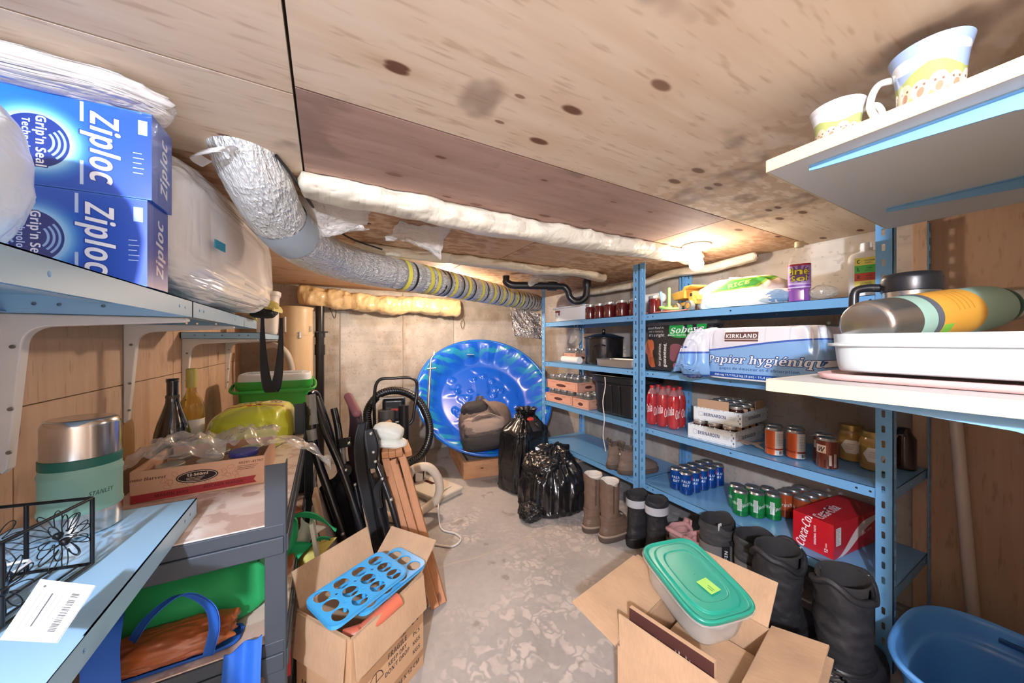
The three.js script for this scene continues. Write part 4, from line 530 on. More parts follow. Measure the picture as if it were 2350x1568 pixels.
{
  const pinkM = mat(0xb98a88, 0.8), camo = mat(0xffffff, 0.75, { map: dataTex(256, 256, (u, v) => { const n = fbm(u * 9, v * 9, 0, 4); return n > 0.55 ? [196, 176, 168] : n > 0.45 ? [150, 128, 120] : [110, 88, 80]; }) });
  const o = { h: 0.175, rs: 0.058, rt: 0.050, ankle: 0.045, fw: 0.041, upper: camo, sole: mat(0x5d463d, 0.8), lining: pinkM, soleH: 0.03, slouch: 0.003, rimDip: 0.022 };
  for (const [l, x, z, s] of [['pink-lined ankle boot with mottled sides, nearer the black boots', 1.565, -1.082, 11], ['pink-lined ankle boot with mottled sides, nearer the grey boots', 1.565, -0.99, 13]]) { const b = boot('ankle_boot', l, x, z, R(90), { ...o, seed: s }); mesh('padded_collar', tube([...Array(16)].map((_, i) => { const a = i / 16 * Math.PI * 2; return [Math.sin(a) * 0.05, 0.168 - 0.022 * (0.5 - 0.5 * Math.cos(2 * a)) , -0.012 + Math.cos(a) * 0.058]; }), 0.012, 64, 10, true), pinkM, b); mesh('tongue', tf(sheet((u, v) => [(u - 0.5) * (0.055 - 0.02 * v), v * 0.06, 0.012 * Math.sin(u * Math.PI)], 8, 8, 0.010), 0, 0.14, 0.035, 0.35), pinkM, b); mesh('heel_counter', loft([[0, 0.028, -0.03, 0.049, 0.058, 2.2], [0, 0.09, -0.025, 0.051, 0.056, 2.2], [0, 0.13, -0.022, 0.050, 0.056, 2.2]], 40, 6), mat(0x5d463d, 0.8), b); }
}
{
  const lab = mat(0xffffff, 0.6, { map: canvasTex(96, 256, (x, w, h) => { x.fillStyle = '#1b1b1d'; x.fillRect(0, 0, w, h); write(x, 'BAFFIN', w / 2, h / 2, 58, '#d6d6d6', { rot: -Math.PI / 2, style: 'italic', sx: 0.9 }); }) });
  const o = { h: 0.315, rs: 0.082, rt: 0.066, ankle: 0.058, foot: 0.145, fw: 0.054, upper: charcoal, sole: blackRubber, lining: blackFelt, soleH: 0.055, slouch: 0.008, rimDip: 0.03 };
  for (const [l, x, z, s] of [['grey and black snow boot with a name strip, beside the pink ankle boots', 1.545, -0.885, 15], ['grey and black snow boot with a name strip, beside the tall black boots', 1.545, -0.735, 17]]) {
    const b = boot('snow_boot', l, x, z, R(88), { ...o, seed: s });
    mesh('suede_panel', loft([[0, 0.10, -0.008, 0.0625, 0.074, 2.1], [0, 0.15, -0.010, 0.0635, 0.072, 2.1], [0, 0.22, -0.012, 0.0645, 0.078, 2]], 44, 8), greySuede, b);
    mesh('name_strip', tf(box(0.003, 0.13, 0.036, 0.001, 1), -0.073, 0.16, -0.022, 0, 0, 0.0), [lab, lab, blackNylon, blackNylon, blackNylon, blackNylon], b, undefined, [0, -0.35, 0]); mesh('cord_lock', tf(box(0.012, 0.02, 0.014, 0.004), -0.070, 0.235, -0.02), blackRubber, b); mesh('pull_tab', tf(box(0.004, 0.03, 0.02, 0.002), -0.045, 0.305, -0.062), mat(0xd8d8d4, 0.6), b);
    mesh('draw_cord', tube([[-0.068, 0.245, -0.035], [-0.074, 0.236, -0.02], [-0.072, 0.225, -0.012], [-0.076, 0.205, -0.016]], 0.003, 24, 6), blackRubber, b);
  }
  const t = { h: 0.385, rs: 0.082, rt: 0.066, ankle: 0.062, foot: 0.15, fw: 0.058, upper: blackNylon, sole: blackRubber, lining: blackFelt, soleH: 0.06, slouch: 0.012, rimDip: 0.045 };
  for (const [l, x, z, s] of [['tall black insulated boot beside the grey snow boots', 1.405, -0.592, 19], ['tall black insulated boot nearest to the blue tub', 1.415, -0.424, 23]]) { const b = boot('insulated_boot', l, x, z, R(86), { ...t, seed: s }); mesh('rolled_cuff', tube([...Array(18)].map((_, i) => { const a = i / 18 * Math.PI * 2; return [Math.sin(a) * 0.068, 0.378 - 0.045 * (0.5 - 0.5 * Math.cos(2 * a)) + 0.006 * Math.sin(a * 5 + s), -0.012 + Math.cos(a) * 0.084]; }), 0.010, 80, 8, true), blackNylon, b); mesh('ankle_ridge', loft([[0, 0.115, 0.0, 0.064, 0.088, 2.1], [0, 0.122, -0.001, 0.068, 0.092, 2.1], [0, 0.13, -0.002, 0.064, 0.086, 2.1]], 44, 5), blackRubber, b); mesh('lace_tab', tf(box(0.005, 0.035, 0.014, 0.002), -0.035, 0.362, 0.058), mat(0xd9d9d6, 0.6), b); }
}
{
  const taupe = mat(0x746358, 0.75, { bumpMap: leatherBump, bumpScale: 0.002 }), o = { h: 0.165, rs: 0.062, rt: 0.050, ankle: 0.048, foot: 0.138, fw: 0.05, upper: taupe, sole: mat(0x55483f, 0.8), lining: mat(0x5c5049, 0.9), soleH: 0.03, floorY: LV[3], rimDip: 0.015 };
  for (const [l, x, z, s] of [['taupe slip-on work boot on the bottom far shelf, left of the pair', 1.705, -1.635, 25], ['taupe slip-on work boot with a white badge, right of the pair', 1.70, -1.525, 27]]) { const b = boot('work_boot', l, x, z, R(s === 27 ? 74 : 84), { ...o, seed: s }); for (const q of [-1, 1]) mesh('pull_loop', tube([[q * 0.02, 0.15, -0.065], [q * 0.022, 0.19, -0.07], [q * 0.012, 0.198, -0.07], [q * 0.004, 0.155, -0.066]], 0.004, 24, 6), mat(0x4c413a, 0.8), b); if (s === 27) mesh('badge', tf(new THREE.CylinderGeometry(0.009, 0.009, 0.003, 3), 0.0, 0.125, -0.073, Math.PI / 2), mat(0xe8e4da, 0.6), b); }
}

// ================================================================= garbage bags
const bagBump = grey(512, 512, (u, v) => ridge(u * 9, v * 5, 1.5) * 0.5 + ridge(u * 24, v * 14, 5.5) * 0.5);
const blackBag = phys(0x17171a, 0.24, { bumpMap: bagBump, bumpScale: 0.008, clearcoat: 0.35, clearcoatRoughness: 0.2 });
{
  const g = thing('garbage_bag', 'tall boxy black garbage bag with a red tie in front of the blue pool', 'garbage bag', [1.35, 0, -2.25], R(20));
  mesh('bag', sack(0.38, 0.55, 0.26, [[0.01, 0], [0.95, 0], [1.03, 0.04], [1.0, 0.3], [0.98, 0.6], [0.92, 0.74], [0.62, 0.86], [0.34, 0.95], [0.30, 1.0]], { n: 4, wr: 0.022, wf: 7, folds: 0.18, seed: 2, seg: 110, rows: 70 }), blackBag, g);
  mesh('gathered_mouth', sack(0.13, 0.09, 0.13, [[0.5, 0], [0.8, 0.4], [1.2, 0.9], [1.1, 1], [0.5, 0.7]], { n: 2, wr: 0.03, wf: 9, folds: 0.3, seed: 8, flat: false }), blackBag, g, [0.02, 0.49, 0]);
  mesh('red_tie', tf(blob(0.03, 0.012, 0.02, { wr: 0.08, seed: 3 }), -0.02, 0.515, 0.075, 0.3), mat(0xd8493a, 0.5), g);
}
{
  const g = thing('garbage_bag', 'slumped black garbage bag with a crumpled top beside the brown boots', 'garbage bag', [1.335, 0, -1.85], R(-10));
  mesh('bag', sack(0.44, 0.38, 0.36, [[0.01, 0], [0.82, 0], [0.99, 0.1], [1.0, 0.35], [0.86, 0.6], [0.62, 0.78], [0.5, 0.88], [0.4, 0.97], [0.05, 1.0]], { n: 2.3, wr: 0.045, wf: 6, folds: 0.22, seed: 5, seg: 120, rows: 80, lean: [0.03, -0.06] }), blackBag, g);
  mesh('loose_mouth', tf(blob(0.17, 0.085, 0.13, { wr: 0.07, wf: 5, seed: 21, seg: 90, rows: 60 }), -0.03, 0.28, -0.05, 0.3, 0, 0.35), blackBag, g);
  mesh('corner', tf(blob(0.07, 0.05, 0.07, { wr: 0.08, wf: 4, seed: 14, low: -0.045 }), -0.20, 0.045, 0.10), blackBag, g);
}
{
  const g = thing('garbage_bag', 'shiny crumpled black bag on the floor beside the open cardboard box', 'garbage bag', [1.20, 0, -0.455]);
  mesh('bag', sack(0.21, 0.185, 0.22, [[0.01, 0], [0.9, 0], [1.0, 0.2], [0.95, 0.55], [0.72, 0.82], [0.4, 0.96], [0.02, 1.0]], { n: 2.2, wr: 0.05, wf: 10, folds: 0.1, seed: 9, seg: 120, rows: 80 }), phys(0x3a3735, 0.2, { bumpMap: bagBump, bumpScale: 0.012, clearcoat: 0.5 }), g);
}
// ================================================================= wading pool, frame, backpack
{
  const Rp = 0.63, C = V(1.33, 0.59, -2.945), al = R(42), u0 = V(0.969, 0, 0.247), b0 = V(0.247, 0, -0.969), v0 = b0.clone().multiplyScalar(Math.sin(al)).add(V(0, Math.cos(al), 0)), n0 = u0.clone().cross(v0);
  const g = thing('wading_pool', 'round blue plastic wading pool tilted up against the back wall', 'pool'); g.matrixAutoUpdate = true;
  const tx = dataTex(700, 700, (a, b) => { const x = a * 2 - 1, y = b * 2 - 1, r = Math.hypot(x, y), w = fbm(x * 4 + 3, y * 10 + 0.2 * Math.sin(x * 9), 0, 3), band = smooth(0.70, 0.86, r); const t = band * smooth(0.42, 0.60, 0.5 + 0.5 * Math.sin(y * 34 + w * 9) * 0.6 + 0.25 * (w - 0.5)); return [mix(14, 34, t), mix(92, 140, t), mix(206, 184, t)]; });
  const surf = grid((u, v) => { const a = u * Math.PI * 2, r = v < 0.94 ? v / 0.94 * Rp * 0.97 : Rp * (0.97 + 0.03 * Math.sin((v - 0.94) / 0.06 * Math.PI / 2)); const q = r / Rp; let z = 0.17 * smooth(0.62, 0.97, q) + 0.018 * Math.cos(a * 18) ** 3 * smooth(0.66, 0.78, q) * smooth(0.99, 0.9, q);
    const x = r * Math.cos(a), y = r * Math.sin(a); for (let i = 0; i < 20; i++) { const px = (hash(i, 1, 8) - 0.5) * 0.66, py = (hash(i, 2, 8) - 0.5) * 0.60, pr = 0.014 + 0.028 * hash(i, 3, 8), d = Math.hypot(x - px, y - py); if (d < pr) z += 0.016 * Math.sqrt(1 - (d / pr) ** 2); } z += 0.010 * smooth(0.5, 0.62, fbm(x * 7 + 2, y * 7, 0, 2)) * smooth(0.66, 0.5, q); if (v >= 0.94) z -= 0.03 * (1 - Math.cos((v - 0.94) / 0.06 * Math.PI / 2)); return [x, y, z - 0.08]; }, 144, 80, true);
  fitUV(surf, 'x', 'y', -Rp, Rp, -Rp, Rp);
  const m4 = new THREE.Matrix4().makeBasis(u0, v0, n0); g.quaternion.setFromRotationMatrix(m4); g.position.copy(C);
  mesh('basin', surf, phys(0xffffff, 0.3, { map: tx, clearcoat: 0.3, clearcoatRoughness: 0.2 }), g);
  mesh('rim', new THREE.TorusGeometry(Rp * 0.99, 0.016, 12, 120), phys(0x1f6fd0, 0.2, { clearcoat: 0.5 }), g, [0, 0, 0.078]);
  const stk = mat(0xffffff, 0.5, { map: canvasTex(64, 64, (x, w, h) => { x.fillStyle = '#e9edf0'; x.fillRect(0, 0, w, h); x.fillStyle = '#223'; for (let i = 0; i < 3; i++) x.fillRect(12 + i * 15, 0, 8, 44); }) });
  mesh('sticker', tf(box(0.07, 0.085, 0.002), -0.10, 0.50, 0.01, -0.75, 0, 0.2), stk, g); mesh('sticker', tf(box(0.05, 0.075, 0.002), -0.50, 0.18, 0.015, 0, 0.75, -0.4), stk, g);
  const wood = mat(0xffffff, 0.75, { map: T.plyWall, color: 0xf6dcc0 });
  const f = thing('wooden_crate', 'low pale wooden box frame on the floor under the blue pool', 'wooden frame', [0.965, 0, -2.555], R(-9));
  mesh('front_board', planar(tf(box(0.62, 0.14, 0.035, 0.003, 1), 0.31, 0.07, 0), 'x', 'y', 1.4), wood, f); mesh('side_board', planar(tf(box(0.035, 0.14, 0.62, 0.003, 1), 0.0175, 0.07, -0.328), 'z', 'y', 1.4, 0.4), wood, f); mesh('back_board', planar(tf(box(0.62, 0.14, 0.035, 0.003, 1), 0.31, 0.07, -0.655), 'x', 'y', 1.4, 0.7), wood, f);
}
{
  const camo = mat(0xffffff, 0.8, { map: dataTex(384, 384, (u, v) => { const n = fbm(u * 8, v * 14, 0, 4), m = fbm(u * 20 + 7, v * 20, 0, 3); return n > 0.56 ? [150, 132, 122] : n > 0.44 ? [112, 98, 92] : m > 0.5 ? [82, 72, 68] : [64, 57, 55]; }) }), dk = mat(0x2c2a2b, 0.8), tan = mat(0x6d5d53, 0.8);
  const g = thing('backpack', 'camouflage and black backpack lying in the blue pool', 'backpack', [1.18, 0.40, -2.59], R(-16)); g.rotation.x = -0.35;
  mesh('main_body', blob(0.22, 0.19, 0.13, { wr: 0.02, seed: 4, n: 2.8 }), tan, g); mesh('front_pocket', tf(blob(0.185, 0.125, 0.09, { wr: 0.03, seed: 6, n: 2.8 }), -0.03, -0.04, 0.10), camo, g); mesh('base_panel', tf(blob(0.20, 0.075, 0.12, { wr: 0.02, seed: 8, n: 3 }), -0.015, -0.125, 0.075), dk, g);
  mesh('top_flap', tf(blob(0.12, 0.08, 0.08, { wr: 0.03, seed: 10 }), -0.07, 0.13, 0.05, 0.3), dk, g); mesh('grab_loop', sheet((u, v) => { const a = v * Math.PI; return [-0.03 + 0.05 * Math.cos(a) * 0.6 + (u - 0.5) * 0.03, 0.15 + 0.085 * Math.sin(a), 0.06 + 0.03 * Math.sin(a)]; }, 3, 20, 0.006), tan, g);
  mesh('strap', sheet((u, v) => [0.0 + 0.10 * v + (u - 0.5) * 0.03, 0.20 - 0.16 * v, 0.10 + 0.06 * Math.sin(v * 2.5)], 3, 20, 0.006), tan, g); mesh('zip', tube([[-0.18, -0.02, 0.16], [-0.10, 0.06, 0.182], [0.0, 0.075, 0.187], [0.09, 0.03, 0.178], [0.12, -0.05, 0.172]], 0.004, 40, 6), mat(0x9a8e85, 0.5), g);
}
// ================================================================= vacuum cleaner, scale, hoses, pole
{
  const bk = phys(0x1d1c1d, 0.35, { clearcoat: 0.2 }), gy = mat(0x46433f, 0.5), g = thing('carpet_cleaner', 'black carpet cleaner with a coiled hose and a bent tube handle', 'vacuum cleaner', [0.46, 0, -2.68], R(-14));
  mesh('body', [tf(box(0.20, 0.34, 0.16, 0.03, 3), 0, 0.36, 0), tf(box(0.16, 0.2, 0.15, 0.03, 3), 0, 0.58, -0.01)], bk, g); mesh('foot', tf(box(0.27, 0.10, 0.30, 0.03, 3), 0, 0.1, 0.04), bk, g); mesh('tank', tf(cyl(0.06, 0.06, 0.2, 24), -0.045, 0.50, 0.08), gy, g); mesh('tank', tf(cyl(0.035, 0.035, 0.26, 20), 0.075, 0.50, 0.09), bk, g);
  mesh('red_gauge', tf(box(0.05, 0.018, 0.01, 0.003), 0.01, 0.60, 0.085), mat(0xb0322e, 0.4), g); mesh('tray', tf(box(0.17, 0.006, 0.06), -0.01, 0.685, 0.06), mat(0xbcbcba, 0.3, { metalness: 0.6 }), g);
  mesh('handle', tube([[-0.135, 0.45, 0.03], [-0.135, 0.70, 0.03], [-0.12, 0.79, 0.03], [-0.09, 0.82, 0.03], [0.0, 0.825, 0.03], [0.12, 0.825, 0.03], [0.16, 0.80, 0.03], [0.168, 0.74, 0.03], [0.15, 0.6, 0.05], [0.13, 0.5, 0.06], [0.09, 0.47, 0.07]], 0.0115, 90, 12), bk, g);
  const hose = new THREE.CatmullRomCurve3([V(-0.18, 0.42, -0.03), V(-0.19, 0.58, -0.04), V(-0.10, 0.70, -0.05), V(0.03, 0.72, -0.05), V(0.16, 0.66, -0.02), V(0.24, 0.53, 0.01), V(0.26, 0.38, 0.04), V(0.20, 0.25, 0.08), V(0.12, 0.20, 0.1)]);
  mesh('hose', new THREE.TubeGeometry(hose, 120, 0.029, 14), bk, g); const rib = []; for (let i = 0; i < 70; i++) { const p = hose.getPointAt(i / 69), d = hose.getTangentAt(i / 69), t = new THREE.TorusGeometry(0.029, 0.0035, 6, 18); t.applyQuaternion(new THREE.Quaternion().setFromUnitVectors(V(0, 0, 1), d)); rib.push(t.translate(p.x, p.y, p.z)); } const rb = mesh('hose_ribs', rib, bk, g); rb.userData.kind = 'stuff';
  for (const s of [-1, 1]) mesh('wheel', tf(cyl(0.05, 0.05, 0.03, 24), s * 0.14, 0.05, -0.06, 0, 0, Math.PI / 2), gy, g);
}
{
  const be = mat(0xd9cfbf, 0.5), g = thing('floor_scale', 'beige floor scale with a dark display window lying on the floor', 'scale', [0.70, 0, -2.42], R(24));
  mesh('plate', tf(box(0.25, 0.022, 0.33, 0.01, 3), 0, 0.042, 0), be, g); mesh('base', tf(box(0.23, 0.03, 0.31, 0.006), 0, 0.016, 0), mat(0xbdb2a2, 0.6), g); mesh('display', tf(box(0.03, 0.003, 0.10, 0.001, 1), 0.02, 0.0535, -0.09), mat(0x5a2a26, 0.3), g);
  const hoseM = mat(0xd6c6b2, 0.55);
  one('vacuum_hose', 'thick beige vacuum hose looped beside the floor scale', 'hose', tube([[0.48, 0.03, -2.36], [0.45, 0.16, -2.22], [0.48, 0.30, -2.15], [0.57, 0.31, -2.12], [0.64, 0.20, -2.12], [0.63, 0.09, -2.14], [0.55, 0.03, -2.16], [0.42, 0.028, -2.12], [0.28, 0.028, -2.25]], 0.027, 110, 16), hoseM);
  one('power_cable', 'thin white power cable trailing over the scale and the floor', 'cable', tube([[0.80, 0.058, -2.36], [0.72, 0.058, -2.30], [0.66, 0.03, -2.2], [0.62, 0.006, -2.06], [0.60, 0.006, -1.92], [0.65, 0.006, -1.85], [0.66, 0.006, -1.78], [0.60, 0.006, -1.74], [0.52, 0.006, -1.80]], 0.005, 90, 8), mat(0xe7e0d4, 0.5));
  const chrome = mat(0xd8d6d2, 0.15, { metalness: 0.95 }), p = thing('chrome_pole', 'thin chrome pole with a hooked end leaning in front of the blue pool', 'pole');
  mesh('shaft', bar([0.665, 0.0, -2.60], [0.745, 0.93, -2.70], 0.0105, 14), chrome, p); mesh('collar', bar([0.712, 0.50, -2.647], [0.715, 0.54, -2.651], 0.014, 14), chrome, p); mesh('hook', tube([[0.745, 0.93, -2.70], [0.75, 0.96, -2.702], [0.765, 0.985, -2.70], [0.77, 1.0, -2.70]], 0.007, 20, 8), chrome, p); mesh('tip', bar([0.768, 0.99, -2.70], [0.772, 1.02, -2.70], 0.010, 12), mat(0xeee8de, 0.5), p); mesh('crossbar', bar([0.715, 0.88, -2.69], [0.785, 0.885, -2.69], 0.006, 10), chrome, p);
}
// ================================================================= right cardboard box with lidded food container
const kraft = mat(0xffffff, 0.82, { map: dataTex(384, 384, (u, v) => { const k = 0.94 + 0.12 * (fbm(u * 6, v * 6, 0, 4) - 0.5) + 0.04 * (noise(u * 220, v * 40) - 0.5); return [202 * k, 168 * k, 134 * k]; }) });
{
  const g = thing('open_cardboard_box', 'open cardboard box with spread flaps holding the green-lidded container', 'box', [0.868, 0, -0.555], R(11)), W = 0.36, D = 0.24, hh = 0.312, th = 0.005, y = hh;
  mesh('panel', boxUV(tf(box(th, hh, D), -W / 2, hh / 2, 0), 2), kraft, g); mesh('panel', boxUV(tf(box(th, hh, D), W / 2, hh / 2, 0), 2), kraft, g); mesh('panel', boxUV(tf(box(W, hh, th), 0, hh / 2, D / 2), 2), kraft, g); mesh('panel', boxUV(tf(box(W, hh, th), 0, hh / 2, -D / 2), 2), kraft, g); mesh('bottom', boxUV(tf(box(W, th, D), 0, th / 2, 0), 2), kraft, g);
  mesh('flap', boxUV(tf(box(th, 0.086, D - 0.01), 0, 0.043, 0), 2), kraft, g, [-W / 2, y, 0], [0, 0, 0.06]); mesh('flap', boxUV(tf(box(W - 0.01, 0.15, th), 0, 0.075, 0), 2), kraft, g, [0, y, -D / 2], [-1.45, 0, 0]); mesh('flap', boxUV(tf(box(W - 0.03, 0.145, th), 0, 0.0725, 0), 2), kraft, g, [-0.03, y + 0.007, -D / 2], [-1.38, 0, 0]);
  mesh('flap', boxUV(tf(box(th, 0.13, D - 0.01), 0, 0.065, 0), 2), kraft, g, [W / 2, y, 0], [0, 0, -0.95]); mesh('flap', boxUV(tf(box(W - 0.01, 0.12, th), 0, 0.06, 0), 2), kraft, g, [0.02, y, D / 2], [1.35, 0, 0]); mesh('flap', boxUV(tf(box(W - 0.02, 0.12, th), 0, 0.06, 0), 2), kraft, g, [0.025, y - 0.012, D / 2 + 0.006], [1.5, 0, 0]);
  const bt = canvasTex(384, 96, (x, w, h) => { x.fillStyle = '#4a2a26'; x.fillRect(0, 0, w, h); x.fillStyle = '#f2e8e0'; for (let i = 0; i < 22; i++) { const a = hash(i, 6, 6); x.fillRect(30 + i * 15, 6 + 6 * a, 6, 8 + 14 * hash(i, 7, 6)); } x.fillStyle = '#6a3a34'; x.fillRect(0, 40, w, h); });
  one('printed_carton', 'maroon printed carton edge sticking up inside the open cardboard box', 'carton', box(0.012, 0.405, 0.20), [kraft, mat(0xffffff, 0.6, { map: bt }), kraft, kraft, kraft, kraft], [0.716, 0.2085, -0.526], R(11));
  one('brown_carton', 'plain brown carton filling the open cardboard box under the container', 'carton', boxUV(box(0.25, 0.235, 0.19, 0.003, 1), 2), kraft, [0.89, 0.1235, -0.56], R(11));
}
{
  const g = thing('food_container', 'clear plastic container with a teal green lid and a yellow note', 'container', [0.945, 0.322, -0.625]); g.rotation.set(-0.02, R(76), 0.2, 'YXZ'); g.scale.set(0.86, 1, 1.12);
  const clear = film(0xfafaf8, 0.22, 0.72), teal = phys(0x2b9a83, 0.28, { clearcoat: 0.3 });
  mesh('tub', loft([[0, 0, 0, 0.001, 0.001, 4], [0, 0.003, 0, 0.128, 0.066, 4], [0, 0.06, 0, 0.140, 0.078, 4], [0, 0.088, 0, 0.146, 0.085, 4], [0, 0.090, 0, 0.154, 0.093, 5], [0, 0.096, 0, 0.154, 0.093, 5]], 64, 24), clear, g);
  mesh('lid', loft([[0, 0.094, 0, 0.151, 0.090, 5], [0, 0.103, 0, 0.152, 0.091, 5], [0, 0.107, 0, 0.147, 0.086, 5], [0, 0.101, 0, 0.139, 0.078, 5], [0, 0.101, 0, 0.130, 0.070, 3.6], [0, 0.108, 0, 0.127, 0.067, 3.6], [0, 0.108, 0, 0.10, 0.054, 3.6], [0, 0.1055, 0, 0.097, 0.049, 3.2], [0, 0.1055, 0, 0.001, 0.001, 3]], 80, 40), teal, g);
  mesh('rolled_towel', tf(blob(0.07, 0.038, 0.045, { wr: 0.02 }), -0.05, 0.045, 0.015), mat(0xf2f1ee, 0.8), g); mesh('rolled_towel', tf(blob(0.055, 0.036, 0.042, { wr: 0.02, seed: 4 }), 0.065, 0.045, 0.015), mat(0xf2f1ee, 0.8), g); mesh('green_tag', tf(box(0.05, 0.045, 0.002), 0.075, 0.045, 0.0765, -0.12), mat(0x7fae9a, 0.7), g);
  mesh('sticky_note', tf(box(0.05, 0.0008, 0.034), -0.05, 0.1095, 0.006, 0, 0.2), mat(0xffffff, 0.7, { map: canvasTex(96, 64, (x, w, h) => { x.fillStyle = '#a8dc6c'; x.fillRect(0, 0, w, h); lines(x, 12, 18, 50, 2, 12, '#4f7a34', 4); }) }), g);
}
// ================================================================= blue tub and white pole at the right
{
  const tb = phys(0x5a9fe6, 0.3, { clearcoat: 0.25 });
  const g = thing('blue_tub', 'large blue plastic tub on the floor in the right foreground', 'tub', [1.535, 0, -0.15]);
  mesh('shell', loft([[0, 0, 0, 0.001, 0.001, 3], [0, 0.003, 0, 0.17, 0.13, 3], [0, 0.05, 0, 0.185, 0.145, 3], [0, 0.17, 0, 0.215, 0.165, 3], [0, 0.225, 0, 0.228, 0.175, 3], [0, 0.23, 0, 0.242, 0.188, 3], [0, 0.242, 0, 0.245, 0.191, 3], [0, 0.248, 0, 0.238, 0.184, 3], [0, 0.242, 0, 0.229, 0.175, 3], [0, 0.185, 0, 0.217, 0.163, 3], [0, 0.178, 0, 0.205, 0.152, 3], [0, 0.06, 0, 0.18, 0.14, 3], [0, 0.012, 0, 0.16, 0.12, 3], [0, 0.01, 0, 0.001, 0.001, 3]], 80, 60), tb, g);
  for (const a of [-1, 1]) mesh('handle_slot', tf(box(0.012, 0.014, 0.07, 0.004), a * 0.222, 0.212, 0), mat(0x24548c, 0.5), g);
  one('white_pole', 'white plastic pole leaning on the plywood wall behind the blue tub', 'pole', bar([2.075, 0.0, -0.265], [2.03, 1.0, -0.315], 0.0165, 20), phys(0xe3d3c4, 0.35, { clearcoat: 0.2 }));
}
// ================================================================= white boards on the entry wall
{
  const top = mat(0xd4d4d1, 0.45), edge = mat(0xdcc9a2, 0.6), bl = phys(0x7fb2d8, 0.4), X0 = 0.742, X1 = 1.42, Z0 = -0.333;
  const board = (name, label, y, drop) => { const g = thing(name, label, 'shelf', [X0, y, ZF]); mesh('board', tf(box(X1 - X0, 0.022, ZF - Z0, 0.001, 1), (X1 - X0) / 2, 0.011, -(ZF - Z0) / 2), [edge, edge, top, top, edge, edge][0] && top, g); mesh('edge_band', tf(box(0.002, 0.0225, ZF - Z0), -0.001, 0.011, -(ZF - Z0) / 2), edge, g); mesh('edge_band', tf(box(X1 - X0, 0.0225, 0.002), (X1 - X0) / 2, 0.011, -(ZF - Z0) - 0.001), edge, g);
    for (const x of [0.045, 0.46]) { mesh('bracket', ext(shape([[0, 0], [0.315, 0], [0.315, -0.005], [0.30, -0.007], [0.10, -0.021], [0.02, -0.045], [0.01, -drop], [0, -drop]]), 0.003), bl, g, [x, -0.002, 0], [0, Math.PI / 2, 0]); mesh('bracket_flange', tf(box(0.02, 0.002, 0.31), x + 0.002, -0.001, -0.157), bl, g); mesh('screw', tf(cyl(0.004, 0.004, 0.002, 12), x + 0.005, -0.003, -0.30), alu, g); } };
  board('wall_shelf', 'upper white laminated shelf board on blue brackets under the ceiling', 1.424, 0.2); board('wall_shelf', 'lower white laminated shelf board carrying the plastic dish and thermos', 1.006, 0.2);
  const YT = 1.028;
  const dish = thing('plastic_dish', 'long white plastic storage dish on the lower shelf board', 'plastic container', [0.98, YT, -0.13]);
  mesh('tub', loft([[0, 0.016, 0, 0.001, 0.001, 5], [0, 0.017, 0, 0.142, 0.142, 6], [0, 0.05, 0, 0.148, 0.148, 6], [0, 0.062, 0, 0.149, 0.149, 6], [0, 0.064, 0, 0.158, 0.158, 6], [0, 0.068, 0, 0.158, 0.158, 6], [0, 0.07, 0, 0.150, 0.150, 6], [0, 0.086, 0, 0.151, 0.151, 6], [0, 0.086, 0, 0.148, 0.148, 6], [0, 0.022, 0, 0.139, 0.139, 6], [0, 0.021, 0, 0.001, 0.001, 5]], 72, 50), film(0xdde5e5, 0.3, 0.3), dish);
  one('pink_tray', 'dusty pink plastic tray under the white dish', 'tray', loft([[0, 0, 0, 0.001, 0.001, 6], [0, 0.001, 0, 0.155, 0.157, 7], [0, 0.007, 0, 0.163, 0.165, 7], [0, 0.012, 0, 0.164, 0.166, 7], [0, 0.013, 0, 0.158, 0.16, 7], [0, 0.009, 0, 0.150, 0.152, 7], [0, 0.008, 0, 0.001, 0.001, 6]], 72, 30), mat(0xd3a9a4, 0.4), [0.975, YT, -0.132]);
  const steel = mat(0xcfccc6, 0.22, { metalness: 0.95 }), sage = mat(0x9dbfae, 0.4), lt = canvasTex(384, 256, (x, w, h) => { x.fillStyle = '#e0a23c'; x.fillRect(0, 0, w, h); x.fillStyle = '#c98a2c'; for (let i = 0; i < 4; i++) x.fillRect(60, 60 + i * 26, 160, 7); x.fillStyle = '#7cc242'; x.fillRect(250, 170, 60, 50); x.fillStyle = '#5a5e66'; x.fillRect(0, 225, w, 31); x.fillStyle = '#b06a24'; x.fillRect(320, 40, 40, 50); });
  const th = thing('steel_thermos', 'sage green steel thermos with an orange label lying in the white dish', 'thermos', [0.875, 1.130, -0.236]); { const d = V(1.31, 1.186, -0.10).sub(V(0.875, 1.130, -0.236)).normalize(); th.quaternion.setFromUnitVectors(V(0, 1, 0), d); }
  mesh('base_ring', lathe([[0, 0], [0.036, 0], [0.043, 0.006], [0.045, 0.014], [0.045, 0.07]], 40), steel, th); mesh('body', lathe([[0.045, 0.07], [0.0455, 0.075], [0.0455, 0.30], [0.043, 0.325], [0.036, 0.342]], 40), sage, th); mesh('label', tf(cyl(0.0462, 0.0462, 0.125, 40, true), 0, 0.165, 0, 0, 2.2), mat(0xffffff, 0.5, { map: lt }), th); mesh('seal', lathe([[0.036, 0.342], [0.0375, 0.345], [0.0375, 0.352], [0.035, 0.354]], 36), mat(0x2d5a4a, 0.5), th); mesh('cup', lathe([[0.035, 0.354], [0.036, 0.36], [0.034, 0.42], [0.028, 0.427], [0, 0.428]], 36), steel, th);
  const tm = thing('travel_mug', 'steel travel mug with black lid and handle behind the thermos', 'mug', [1.18, YT, -0.24], R(-79));
